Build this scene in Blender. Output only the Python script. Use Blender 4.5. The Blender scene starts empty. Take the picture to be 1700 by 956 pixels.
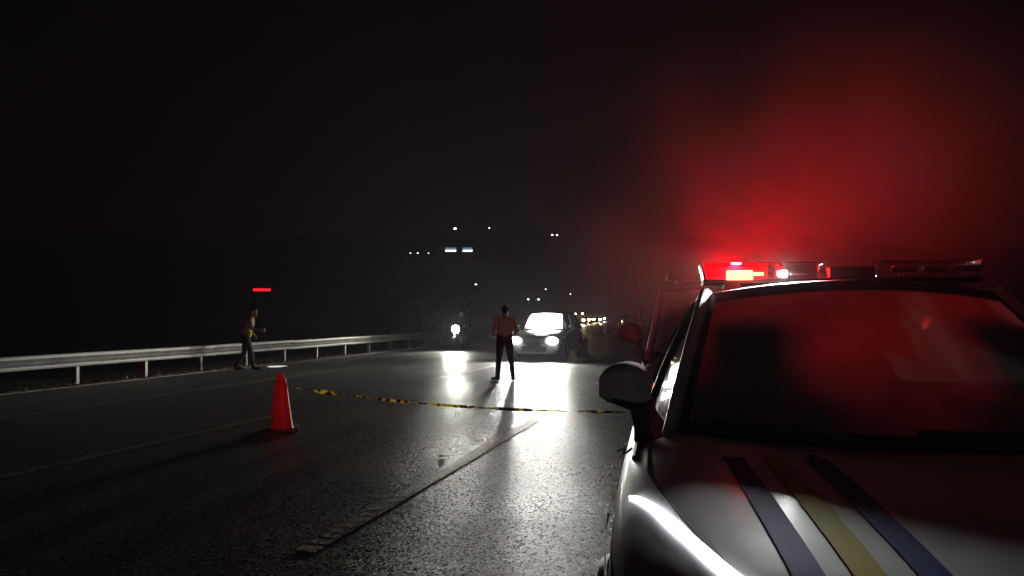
import bpy, bmesh, math, random
import numpy as np
from mathutils import Vector, Matrix
random.seed(7)
S = bpy.context.scene
COL = S.collection
R = math.radians

# ------------------------------------------------------------------ camera, sky, moon, exposure
cam_d = bpy.data.cameras.new('camera')
cam = bpy.data.objects.new('camera', cam_d); COL.objects.link(cam)
cam.location = (0, 0, 1.5)
cam.rotation_euler = (R(90 + 2.06), 0, 0)
cam_d.sensor_width = 36; cam_d.lens = 26.47; cam_d.clip_end = 6000; cam_d.clip_start = 0.05
S.camera = cam
W = bpy.data.worlds.new('World'); S.world = W; W.use_nodes = True
wn = W.node_tree; bg = wn.nodes['Background']
sky = wn.nodes.new('ShaderNodeTexSky'); sky.sky_type = 'NISHITA'; sky.sun_disc = False
sky.sun_elevation = R(4); sky.sun_rotation = R(200)
mul = wn.nodes.new('ShaderNodeMix'); mul.data_type = 'RGBA'; mul.blend_type = 'MULTIPLY'; mul.inputs[0].default_value = 1
mul.inputs[7].default_value = (1.0, 0.42, 0.40, 1)
wn.links.new(sky.outputs[0], mul.inputs[6]); wn.links.new(mul.outputs[2], bg.inputs['Color'])
bg.inputs['Strength'].default_value = 0.0008
sun_d = bpy.data.lights.new('moon', 'SUN'); sun_d.energy = 0.004; sun_d.angle = R(0.5); sun_d.color = (0.85, 0.9, 1)
sun = bpy.data.objects.new('moon', sun_d); COL.objects.link(sun); sun.rotation_euler = (R(50), 0, R(160))
S.view_settings.view_transform = 'Standard'; S.view_settings.look = 'None'
S.view_settings.exposure = 0.4; S.view_settings.gamma = 1; S.view_settings.use_curve_mapping = False
S.cycles.use_denoising = True
S.cycles.volume_bounces = 0
S.cycles.volume_step_rate = 3.0; S.cycles.volume_max_steps = 64
S.cycles.max_bounces = 6
S.cycles.sample_clamp_indirect = 3.0
S.cycles.caustics_reflective = False; S.cycles.caustics_refractive = False

F_PX, HY, CX, CH = 1250.0, 523.0, 850.0, 1.5
def at(px, py, y):
    'photo pixel + distance along the view axis -> point'
    return Vector(((px - CX) / F_PX * y, y, CH + (HY - py) / F_PX * y))
def onground(px, py):
    return at(px, py, F_PX * CH / (py - HY))

# ------------------------------------------------------------------ materials
MATS = {}
def mat(name, col=(0.5, 0.5, 0.5), rough=0.5, metal=0.0, noise=0.0, nscale=8.0, bump=0.0, bscale=40.0,
        coat=0.0, emit=None, estr=0.0, spec=0.5, trans=0.0):
    if name in MATS: return MATS[name]
    m = bpy.data.materials.new(name); m.use_nodes = True
    nt = m.node_tree; b = nt.nodes['Principled BSDF']
    b.inputs['Base Color'].default_value = (*col, 1)
    b.inputs['Roughness'].default_value = rough
    b.inputs['Metallic'].default_value = metal
    b.inputs['Specular IOR Level'].default_value = spec
    b.inputs['Coat Weight'].default_value = coat
    b.inputs['Coat Roughness'].default_value = 0.08 if coat > .4 else 0.22
    tc = nt.nodes.new('ShaderNodeTexCoord')
    if noise:
        n = nt.nodes.new('ShaderNodeTexNoise'); n.inputs['Scale'].default_value = nscale; n.inputs['Detail'].default_value = 6
        nt.links.new(tc.outputs['Object'], n.inputs['Vector'])
        r = nt.nodes.new('ShaderNodeValToRGB')
        r.color_ramp.elements[0].position = 0.3; r.color_ramp.elements[1].position = 0.7
        r.color_ramp.elements[0].color = (*[c * (1 - noise) for c in col], 1)
        r.color_ramp.elements[1].color = (*[min(1, c * (1 + noise * 0.6)) for c in col], 1)
        nt.links.new(n.outputs['Fac'], r.inputs['Fac']); nt.links.new(r.outputs['Color'], b.inputs['Base Color'])
        mr = nt.nodes.new('ShaderNodeMapRange'); mr.inputs['To Min'].default_value = rough * 0.8; mr.inputs['To Max'].default_value = min(1, rough * 1.25)
        nt.links.new(n.outputs['Fac'], mr.inputs['Value']); nt.links.new(mr.outputs[0], b.inputs['Roughness'])
    if bump:
        n2 = nt.nodes.new('ShaderNodeTexNoise'); n2.inputs['Scale'].default_value = bscale; n2.inputs['Detail'].default_value = 4
        nt.links.new(tc.outputs['Object'], n2.inputs['Vector'])
        bp = nt.nodes.new('ShaderNodeBump'); bp.inputs['Strength'].default_value = bump; bp.inputs['Distance'].default_value = 0.02
        nt.links.new(n2.outputs['Fac'], bp.inputs['Height']); nt.links.new(bp.outputs['Normal'], b.inputs['Normal'])
    if emit:
        b.inputs['Emission Color'].default_value = (*emit, 1); b.inputs['Emission Strength'].default_value = estr
    if trans:
        tr = nt.nodes.new('ShaderNodeBsdfTranslucent'); tr.inputs['Color'].default_value = (*col, 1)
        mx = nt.nodes.new('ShaderNodeMixShader'); mx.inputs[0].default_value = trans
        nt.links.new(b.outputs[0], mx.inputs[1]); nt.links.new(tr.outputs[0], mx.inputs[2])
        nt.links.new(mx.outputs[0], nt.nodes['Material Output'].inputs['Surface'])
    MATS[name] = m; return m
def glass(name, tint=(0.5, 0.5, 0.5), film=0.0):
    if name in MATS: return MATS[name]
    m = bpy.data.materials.new(name); m.use_nodes = True; nt = m.node_tree
    nt.nodes.remove(nt.nodes['Principled BSDF'])
    t = nt.nodes.new('ShaderNodeBsdfTransparent'); t.inputs[0].default_value = (*tint, 1)
    g = nt.nodes.new('ShaderNodeBsdfGlossy'); g.inputs['Roughness'].default_value = 0.06
    fr = nt.nodes.new('ShaderNodeFresnel'); fr.inputs['IOR'].default_value = 1.5
    mx = nt.nodes.new('ShaderNodeMixShader')
    nt.links.new(fr.outputs[0], mx.inputs[0]); nt.links.new(t.outputs[0], mx.inputs[1]); nt.links.new(g.outputs[0], mx.inputs[2])
    out = mx
    if film:      # added scattering layer, stands in for the red glare over the glass
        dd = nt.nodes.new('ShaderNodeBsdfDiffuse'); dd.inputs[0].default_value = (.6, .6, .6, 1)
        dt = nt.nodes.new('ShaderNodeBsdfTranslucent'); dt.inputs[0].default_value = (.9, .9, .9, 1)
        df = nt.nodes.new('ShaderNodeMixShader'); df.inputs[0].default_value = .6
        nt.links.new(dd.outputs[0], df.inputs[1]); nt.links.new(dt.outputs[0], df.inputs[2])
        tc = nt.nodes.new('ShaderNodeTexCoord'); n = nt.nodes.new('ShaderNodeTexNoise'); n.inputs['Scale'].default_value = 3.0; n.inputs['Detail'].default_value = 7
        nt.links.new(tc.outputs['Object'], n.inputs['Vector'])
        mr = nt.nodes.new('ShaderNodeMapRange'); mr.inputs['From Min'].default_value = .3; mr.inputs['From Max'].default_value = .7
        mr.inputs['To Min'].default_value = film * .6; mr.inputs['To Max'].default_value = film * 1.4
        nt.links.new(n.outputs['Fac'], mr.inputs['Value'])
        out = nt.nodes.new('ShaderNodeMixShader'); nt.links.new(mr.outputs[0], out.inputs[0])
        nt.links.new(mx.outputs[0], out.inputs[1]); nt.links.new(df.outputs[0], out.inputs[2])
    nt.links.new(out.outputs[0], nt.nodes['Material Output'].inputs['Surface'])
    MATS[name] = m; return m
def asphalt(name, base, rough, sparkle):
    m = bpy.data.materials.new(name); m.use_nodes = True; nt = m.node_tree; L = nt.links.new
    b = nt.nodes['Principled BSDF']
    tc = nt.nodes.new('ShaderNodeTexCoord')
    v = nt.nodes.new('ShaderNodeTexVoronoi'); v.inputs['Scale'].default_value = 85
    n = nt.nodes.new('ShaderNodeTexNoise'); n.inputs['Scale'].default_value = 110; n.inputs['Detail'].default_value = 3
    big = nt.nodes.new('ShaderNodeTexNoise'); big.inputs['Scale'].default_value = 0.35; big.inputs['Detail'].default_value = 5
    mid = nt.nodes.new('ShaderNodeTexNoise'); mid.inputs['Scale'].default_value = 3.0; mid.inputs['Detail'].default_value = 6
    # long wear streaks run along the road
    mp = nt.nodes.new('ShaderNodeMapping'); mp.inputs['Rotation'].default_value = (0, 0, R(15.3)); mp.inputs['Scale'].default_value = (1.6, 0.05, 1)
    st = nt.nodes.new('ShaderNodeTexNoise'); st.inputs['Scale'].default_value = 1.0; st.inputs['Detail'].default_value = 4
    L(tc.outputs['Object'], mp.inputs['Vector']); L(mp.outputs[0], st.inputs['Vector'])
    for x in (v, n, big, mid): L(tc.outputs['Object'], x.inputs['Vector'])
    r = nt.nodes.new('ShaderNodeValToRGB'); r.color_ramp.elements[0].position = 0.25; r.color_ramp.elements[1].position = 0.75
    r.color_ramp.elements[0].color = (*[c * 0.55 for c in base], 1); r.color_ramp.elements[1].color = (*[c * 1.5 for c in base], 1)
    add = nt.nodes.new('ShaderNodeMath'); add.operation = 'MULTIPLY_ADD'; add.inputs[1].default_value = 0.5
    L(st.outputs['Fac'], add.inputs[0])
    h = nt.nodes.new('ShaderNodeMath'); h.operation = 'MULTIPLY'; h.inputs[1].default_value = 0.5; L(mid.outputs['Fac'], h.inputs[0]); L(h.outputs[0], add.inputs[2])
    L(add.outputs[0], r.inputs['Fac'])
    # pale stone chips
    chip = nt.nodes.new('ShaderNodeValToRGB'); chip.color_ramp.elements[0].position = 0.62; chip.color_ramp.elements[1].position = 0.8
    L(v.outputs['Color'], chip.inputs['Fac'])
    mx = nt.nodes.new('ShaderNodeMix'); mx.data_type = 'RGBA'; mx.inputs[7].default_value = (*[min(1, c * 3.2) for c in base], 1)
    L(chip.outputs['Color'], mx.inputs[0]); L(r.outputs['Color'], mx.inputs[6]); L(mx.outputs[2], b.inputs['Base Color'])
    rr = nt.nodes.new('ShaderNodeMapRange'); rr.inputs['From Min'].default_value = 0.3; rr.inputs['From Max'].default_value = 0.7
    rr.inputs['To Min'].default_value = rough - 0.06; rr.inputs['To Max'].default_value = rough + 0.1
    L(big.outputs['Fac'], rr.inputs['Value'])
    sx_ = nt.nodes.new('ShaderNodeSeparateColor'); L(v.outputs['Color'], sx_.inputs[0])
    rm = nt.nodes.new('ShaderNodeMapRange'); rm.inputs['To Min'].default_value = -.12; rm.inputs['To Max'].default_value = .22; L(sx_.outputs[1], rm.inputs['Value'])
    ra = nt.nodes.new('ShaderNodeMath'); ra.operation = 'ADD'; ra.use_clamp = True; L(rr.outputs[0], ra.inputs[0]); L(rm.outputs[0], ra.inputs[1]); L(ra.outputs[0], b.inputs['Roughness'])
    b.inputs['Specular IOR Level'].default_value = 0.5
    # every stone has its own tilt
    sb = nt.nodes.new('ShaderNodeVectorMath'); sb.operation = 'SUBTRACT'; sb.inputs[1].default_value = (.5, .5, .5); L(v.outputs['Color'], sb.inputs[0])
    ml = nt.nodes.new('ShaderNodeVectorMath'); ml.operation = 'MULTIPLY'; ml.inputs[1].default_value = (.36 * sparkle, .36 * sparkle, 0); L(sb.outputs[0], ml.inputs[0])
    geo = nt.nodes.new('ShaderNodeNewGeometry')
    av = nt.nodes.new('ShaderNodeVectorMath'); av.operation = 'ADD'; L(ml.outputs[0], av.inputs[0]); L(geo.outputs['Normal'], av.inputs[1])
    nv = nt.nodes.new('ShaderNodeVectorMath'); nv.operation = 'NORMALIZE'; L(av.outputs[0], nv.inputs[0])
    bp = nt.nodes.new('ShaderNodeBump'); bp.inputs['Strength'].default_value = sparkle * .7; bp.inputs['Distance'].default_value = 0.004
    L(n.outputs['Fac'], bp.inputs['Height']); L(nv.outputs[0], bp.inputs['Normal']); L(bp.outputs['Normal'], b.inputs['Normal'])
    return m

WHITE = mat('white_paint', (0.78, 0.79, 0.8), 0.6, coat=0.15, noise=0.2, nscale=5)
SILVER = mat('silver_paint', (0.16, 0.16, 0.17), 0.34, metal=0.35, coat=0.5, noise=0.08, nscale=3)
DARKP = mat('dark_paint', (0.03, 0.03, 0.035), 0.3, coat=0.5)
BLACK = mat('black_plastic', (0.018, 0.018, 0.02), 0.55)
GREYP = mat('grey_plastic', (0.06, 0.06, 0.065), 0.6)
RUBBER = mat('rubber', (0.02, 0.02, 0.02), 0.8, bump=0.3, bscale=60)
CHROME = mat('chrome', (0.6, 0.6, 0.62), 0.18, metal=1)
FABRIC = mat('seat_fabric', (0.05, 0.045, 0.045), 0.9, bump=0.2, bscale=90)
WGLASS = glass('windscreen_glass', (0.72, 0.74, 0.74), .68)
SGLASS = glass('side_glass', (0.25, 0.26, 0.26))
CLEAR = glass('clear_lens', (0.85, 0.85, 0.85))
REDLENS = glass('red_lens', (0.8, 0.12, 0.12))
STEEL = mat('galvanised_steel', (0.36, 0.36, 0.33), 0.5, metal=0.35, noise=0.35, nscale=2.5, bump=0.15, bscale=9)
BLUEST = mat('blue_stripe', (0.003, 0.012, 0.26), 0.65, spec=.1)
YELST = mat('yellow_stripe', (0.7, 0.58, 0.01), 0.65, spec=.1)

# ------------------------------------------------------------------ mesh builder
class MB:
    def __init__(s): s.v = []; s.f = []; s.m = []; s.cm = 0; s.up = False
    def add(s, vs, fs):
        o = len(s.v); s.v += [tuple(p) for p in vs]
        for f in fs: s.f.append(tuple(i + o for i in f)); s.m.append(s.cm)
        return s
    def box(s, c, d, rot=None, bev=0.0):
        x, y, z = [q / 2 for q in d]
        if bev:
            bm = bmesh.new(); bmesh.ops.create_cube(bm, size=1)
            for v in bm.verts: v.co = Vector((v.co.x * d[0], v.co.y * d[1], v.co.z * d[2]))
            bmesh.ops.bevel(bm, geom=bm.edges[:], offset=min(bev, min(d) * 0.45), segments=2, affect='EDGES', profile=0.6)
            bm.verts.index_update()
            vs = [v.co.copy() for v in bm.verts]; fs = [[v.index for v in f.verts] for f in bm.faces]; bm.free()
        else:
            vs = [Vector(p) for p in ((-x, -y, -z), (x, -y, -z), (x, y, -z), (-x, y, -z), (-x, -y, z), (x, -y, z), (x, y, z), (-x, y, z))]
            fs = [(0, 3, 2, 1), (4, 5, 6, 7), (0, 1, 5, 4), (1, 2, 6, 5), (2, 3, 7, 6), (3, 0, 4, 7)]
        if rot is not None: vs = [rot @ p for p in vs]
        return s.add([p + Vector(c) for p in vs], fs)
    def grid(s, pts, closed_u=False):
        n, m = len(pts), len(pts[0])
        fs = []
        for i in range(n - 1):
            for j in range(m if closed_u else m - 1):
                k = (j + 1) % m
                fs.append((i * m + j, i * m + k, (i + 1) * m + k, (i + 1) * m + j))
        return s.add([p for row in pts for p in row], fs)
    def tube(s, path, r, n=10, cap=True, flat=1.0):
        path = [Vector(p) for p in path]; rows = []
        rs = r if isinstance(r, (list, tuple)) else [r] * len(path)
        up = Vector((0, 0, 1)); prev = None
        for i, p in enumerate(path):
            t = (path[min(i + 1, len(path) - 1)] - path[max(i - 1, 0)]).normalized()
            a = prev if prev is not None else (up if abs(t.z) < 0.9 else Vector((1, 0, 0)))
            x = (a - t * a.dot(t)).normalized(); y = t.cross(x); prev = x
            rows.append([p + (x * math.cos(2 * math.pi * k / n) + y * math.sin(2 * math.pi * k / n) * flat) * rs[i] for k in range(n)])
        o = len(s.v); s.grid(rows, True)
        if cap:
            s.f.append(tuple(o + k for k in range(n))[::-1]); s.m.append(s.cm)
            q = o + (len(rows) - 1) * n
            s.f.append(tuple(q + k for k in range(n))); s.m.append(s.cm)
        return s
    def lathe(s, prof, c=(0, 0, 0), axis='z', n=24):
        rows = []
        for r, h in prof:
            row = []
            for k in range(n):
                a = 2 * math.pi * k / n; x, y = r * math.cos(a), r * math.sin(a)
                p = (x, y, h) if axis == 'z' else ((h, x, y) if axis == 'x' else (x, h, y))
                row.append(Vector(p) + Vector(c))
            rows.append(row)
        return s.grid(rows, True)
    def ball(s, c, r, n=14, k=9, rot=None):
        r = (r, r, r) if not isinstance(r, (tuple, list)) else r
        rows = []
        for i in range(k + 1):
            a = math.pi * i / k; a = min(max(a, 0.02), math.pi - 0.02)
            row = []
            for j in range(n):
                b = 2 * math.pi * j / n
                p = Vector((r[0] * math.sin(a) * math.cos(b), r[1] * math.sin(a) * math.sin(b), r[2] * math.cos(a)))
                if rot is not None: p = rot @ p
                row.append(p + Vector(c))
            rows.append(row)
        o = len(s.v); s.grid(rows, True)
        s.f.append(tuple(o + j for j in range(n))); s.m.append(s.cm)
        q = o + k * n; s.f.append(tuple(q + j for j in range(n))[::-1]); s.m.append(s.cm)
        return s
    def mesh(s, name, mats, smooth=True):
        me = bpy.data.meshes.new(name); me.from_pydata(s.v, [], s.f)
        for m in (mats if isinstance(mats, (list, tuple)) else [mats]): me.materials.append(m)
        me.polygons.foreach_set('material_index', s.m)
        me.update()
        bm = bmesh.new(); bm.from_mesh(me); bmesh.ops.recalc_face_normals(bm, faces=bm.faces[:]); bm.to_mesh(me); bm.free()
        if s.up:
            for q in me.polygons:
                if q.normal.z < 0: q.flip()
            me.update()
        if smooth:
            me.polygons.foreach_set('use_smooth', [True] * len(me.polygons))
            try: me.set_sharp_from_angle(angle=R(38))
            except Exception: pass
        return me
    def build(s, name, mats, parent=None, smooth=True):
        o = bpy.data.objects.new(name, s.mesh(name, mats, smooth)); COL.objects.link(o)
        if parent is not None: o.parent = parent
        return o
def empty(name, loc=(0, 0, 0), rz=0.0):
    o = bpy.data.objects.new(name, None); COL.objects.link(o); o.location = loc; o.rotation_euler = (0, 0, rz)
    o.empty_display_size = 0.2; return o
def tag(o, label=None, cat=None, group=None, kind=None):
    if label: o['label'] = label
    if cat: o['category'] = cat
    if group: o['group'] = group
    if kind: o['kind'] = kind
    return o
def copy_tree(o, parent=None):
    c = o.copy(); COL.objects.link(c)
    if parent is not None: c.parent = parent
    for ch in list(o.children): copy_tree(ch, c)
    return c
def lamp(name, kind, parent, loc, power, col, **kw):
    d = bpy.data.lights.new(name, kind); d.energy = power; d.color = col
    for k, v in kw.items():
        if k not in ('aim',): setattr(d, k, v)
    o = bpy.data.objects.new(name, d); COL.objects.link(o); o.parent = parent; o.location = loc
    if 'aim' in kw: o.rotation_euler = Vector(kw['aim']).to_track_quat('-Z', 'Y').to_euler()
    return o
def lerp(a, b, t): return a + (b - a) * t
def interp(tab, x): return float(np.interp(x, [t[0] for t in tab], [t[1] for t in tab]))

# ------------------------------------------------------------------ the road and the land
TH = R(15.3); SN, CS = math.sin(TH), math.cos(TH)
CURVE = 0.0019
def road(s, o, z=0.0):
    'along the road s metres, o metres right of the camera line; the road bends left far ahead'
    sh = CURVE * max(0.0, s - 42) ** 2
    oo = o - sh
    return Vector((s * SN + oo * CS, s * CS - oo * SN, z))
def ribbon(name, o0, o1, s0, s1, z, m, ds=2.0, kind='structure', thick=0.0):
    n = max(1, int((s1 - s0) / ds)); b = MB()
    ss = [s0 + (s1 - s0) * i / n for i in range(n + 1)]
    if thick:
        b.grid([[road(s, o0, z - thick), road(s, o0, z), road(s, o1, z), road(s, o1, z - thick)] for s in ss])
    else:
        b.grid([[road(s, o0, z), road(s, o1, z)] for s in ss])
    o = b.build(name, m, smooth=False); o['kind'] = kind; return o
GROUND = mat('dry_soil', (0.045, 0.04, 0.03), 0.95, noise=0.5, nscale=1.2, bump=0.6, bscale=5)
HILLM = mat('dark_hillside', (0.03, 0.035, 0.022), 0.95, noise=0.5, nscale=0.08, bump=0.5, bscale=0.6)
g = MB().grid([[Vector((x, y, -0.06)) for x in np.linspace(-2500, 2500, 41)] for y in np.linspace(-400, 4000, 41)]).build('ground', GROUND, smooth=False)
g['kind'] = 'structure'
ASPH = asphalt('asphalt', (0.06, 0.058, 0.056), 0.31, 1.0)
ribbon('road', -13.0, 8.0, -40, 250, 0.0, ASPH, 2.5, thick=0.06)
CONC = mat('concrete', (0.45, 0.43, 0.4), 0.85, noise=0.4, nscale=3, bump=0.4, bscale=30)
ribbon('road_edge_strip', -13.26, -13.005, -20, 200, 0.012, CONC, 2.0, thick=0.08)
LINE = asphalt('worn_road_paint', (0.34, 0.33, 0.31), 0.34, 1.0)
OLDLINE = asphalt('faded_road_paint', (0.2, 0.19, 0.17), 0.34, 1.0)
def dash(o, s0, s1, m, ribs=False):
    b = MB(); w = 0.075; b.up = True
    b.grid([[road(s, o - w, 0.004), road(s, o + w, 0.004)] for s in np.linspace(s0, s1, 9)])
    if ribs:     # raised cross ribs of a profiled marking
        s = s0
        while s < s1 - 0.1:
            e = random.uniform(-.006, .006); t = s + random.uniform(0.055, 0.085)
            b.grid([[road(s, o - w + e, 0.0045), road(s, o + w + e, 0.0045)], [road(s + .012, o - w + e, 0.0052), road(s + .012, o + w + e, 0.0052)],
                    [road(t - .012, o - w + e, 0.0052), road(t - .012, o + w + e, 0.0052)], [road(t, o - w + e, 0.0045), road(t, o + w + e, 0.0045)]])
            s += random.uniform(0.13, 0.17)
    ob = b.build('lane_marking', m, smooth=False); ob['kind'] = 'structure'
for k in range(8):
    dash(-2.54, 4.3 + 12 * k, 10.5 + 12 * k, LINE, ribs=k < 2)
    dash(-6.40, 4.5 + 12 * k, 10.5 + 12 * k, OLDLINE, ribs=k < 1)
for s0 in range(-10, 110, 20): dash(-10.1, s0, s0 + 20, OLDLINE)
for s0 in range(-10, 110, 20): dash(2.9, s0, s0 + 20, OLDLINE)

# hillside behind the bend
def hill_h(x, y):
    t = min(max((y - 265) / 430, 0), 1); t = t * t * (3 - 2 * t)
    n = math.sin(x * 0.012 + 1.3) * 5 + math.sin(x * 0.031 + y * 0.02) * 2.5 + math.sin(y * 0.017 - x * 0.008) * 3
    return -4 + t * (78 + n * (0.5 + t)) - max(0, abs(x + 30) - 260) * 0.10 * t
b = MB().grid([[Vector((x, y, hill_h(x, y))) for x in np.linspace(-750, 750, 121)] for y in np.linspace(235, 900, 60)])
h = b.build('hillside', HILLM); h['kind'] = 'structure'

# ------------------------------------------------------------------ guardrail
RAIL_O = -13.62
gr = empty('guardrail', road(10, RAIL_O))
tag(gr, 'galvanised steel guardrail on posts running along the left road edge', 'guardrail')
def W(o): o.matrix_parent_inverse = Matrix.Translation(-gr.location); return o
prof = [(0.0, .70), (.028, .692), (.04, .66), (.035, .62), (-.012, .575), (-.022, .548), (-.012, .52), (.035, .475), (.04, .435), (.028, .402), (0.0, .394)]
prof = [(a + .09, z) for a, z in prof]
s = -6.0; k = 0
while s < 95:
    s1 = s + 4.0; bb = MB(); jit = random.uniform(-.008, .008); j2 = random.uniform(-.008, .008)
    rows = []
    for i in range(5):
        t = i / 4; ss = lerp(s, s1 + 0.12, t); dz = lerp(jit, j2, t); ex = 0.004 * (k % 2)
        rows.append([road(ss, RAIL_O + a + ex, z + dz - .02) for a, z in prof] + [road(ss, RAIL_O + a + ex - .004, z + dz - .02) for a, z in prof[::-1]])
    bb.grid(rows, True); W(bb.build('rail_beam', STEEL, gr))
    if 8 < s < 30:
        for q in (.04, .10):
            for z in (.60, .45): W(MB().ball(road(s + q, RAIL_O + .088 + .03, z), .016, 8, 5).build('bolt', STEEL, gr))
    s = s1; k += 1
s = -5.0
while s < 95:
    p = MB(); lean = random.uniform(-.02, .02)
    for (da, db, sa, sb) in ((-.06, .06, -.004, .0), (.052, .06, 0.0, .07), (-.06, -.052, 0.0, .07)):
        vs = [road(s + q, RAIL_O + a + (lean if zz > .3 else 0), zz) for zz in (-.3, .66) for (q, a) in ((sa, da), (sa, db), (sb + .004, db), (sb + .004, da))]
        p.add(vs, [(0, 3, 2, 1), (4, 5, 6, 7), (0, 1, 5, 4), (1, 2, 6, 5), (2, 3, 7, 6), (3, 0, 4, 7)])
    W(p.build('post', STEEL, gr, smooth=False)); s += 2.05

# dry leaves and grass along the rail
LITTER = mat('dry_litter', (0.5, 0.46, 0.38), 0.9, noise=0.5, nscale=6)
b = MB()
for i in range(8000):
    s = random.uniform(4, 46); o = RAIL_O + random.gauss(.28, .22); 
    if math.sin(s * 2.1) + math.sin(s * 5.3 + 1) + random.gauss(0, .8) < -0.1: continue
    c = road(s, o, -0.05 + (0.04 if o > -13.3 else 0) + abs(random.gauss(0, .02)))
    if o > -13.26: c.z = 0.016 + abs(random.gauss(0, .008))
    if o > -12.98: continue
    a = random.uniform(0, 6.28); l = random.uniform(.02, .07); up = random.choice((.02, .04, .09))
    d = Vector((math.cos(a), math.sin(a), 0)) * l; q = Vector((-d.y, d.x, 0)) * random.uniform(.15, .5)
    b.add([c - q, c + q, c + d + Vector((0, 0, up * random.random())), c + d * .6 - q * .5], [(0, 1, 2), (0, 2, 3)])
tag(b.build('dry_leaf_litter', LITTER, smooth=False), 'pale dry leaves and grass scattered along the guardrail foot', 'leaf litter', kind='stuff')

# ------------------------------------------------------------------ cars
DECK = [0, .15, .3, .45, .58, .68, .76, .83, .89, .94, .975, 1.0]
def deck_drop(f): return .018 * f * f + .17 * max(0, (f - .66) / .34) ** 2.4
def wheel_parts(root, u, v, rad, wd, low=False):
    n = 20 if low else 32; sx = 1 if u > 0 else -1
    h = wd / 2
    t = MB().lathe([(rad * .62, -h * .9), (rad * .9, -h), (rad * .985, -h * .8), (rad, -h * .3), (rad, h * .3), (rad * .985, h * .8), (rad * .9, h), (rad * .62, h * .9), (rad * .62, -h * .9)], (u, v, rad), 'x', n).build('tyre', RUBBER, root)
    r = MB().lathe([(rad * .62, sx * h * .85), (rad * .58, sx * h * .6), (rad * .2, sx * h * .55), (.03, sx * h * .75), (.001, sx * h * .75)], (u, v, rad), 'x', n)
    for k in range(5):
        a = k * 2 * math.pi / 5
        r.tube([(u + sx * h * .62, v + math.cos(a) * rad * .12, rad + math.sin(a) * rad * .12), (u + sx * h * .78, v + math.cos(a) * rad * .6, rad + math.sin(a) * rad * .6)], rad * .07, 6)
    r.build('rim', CHROME, t)

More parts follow.
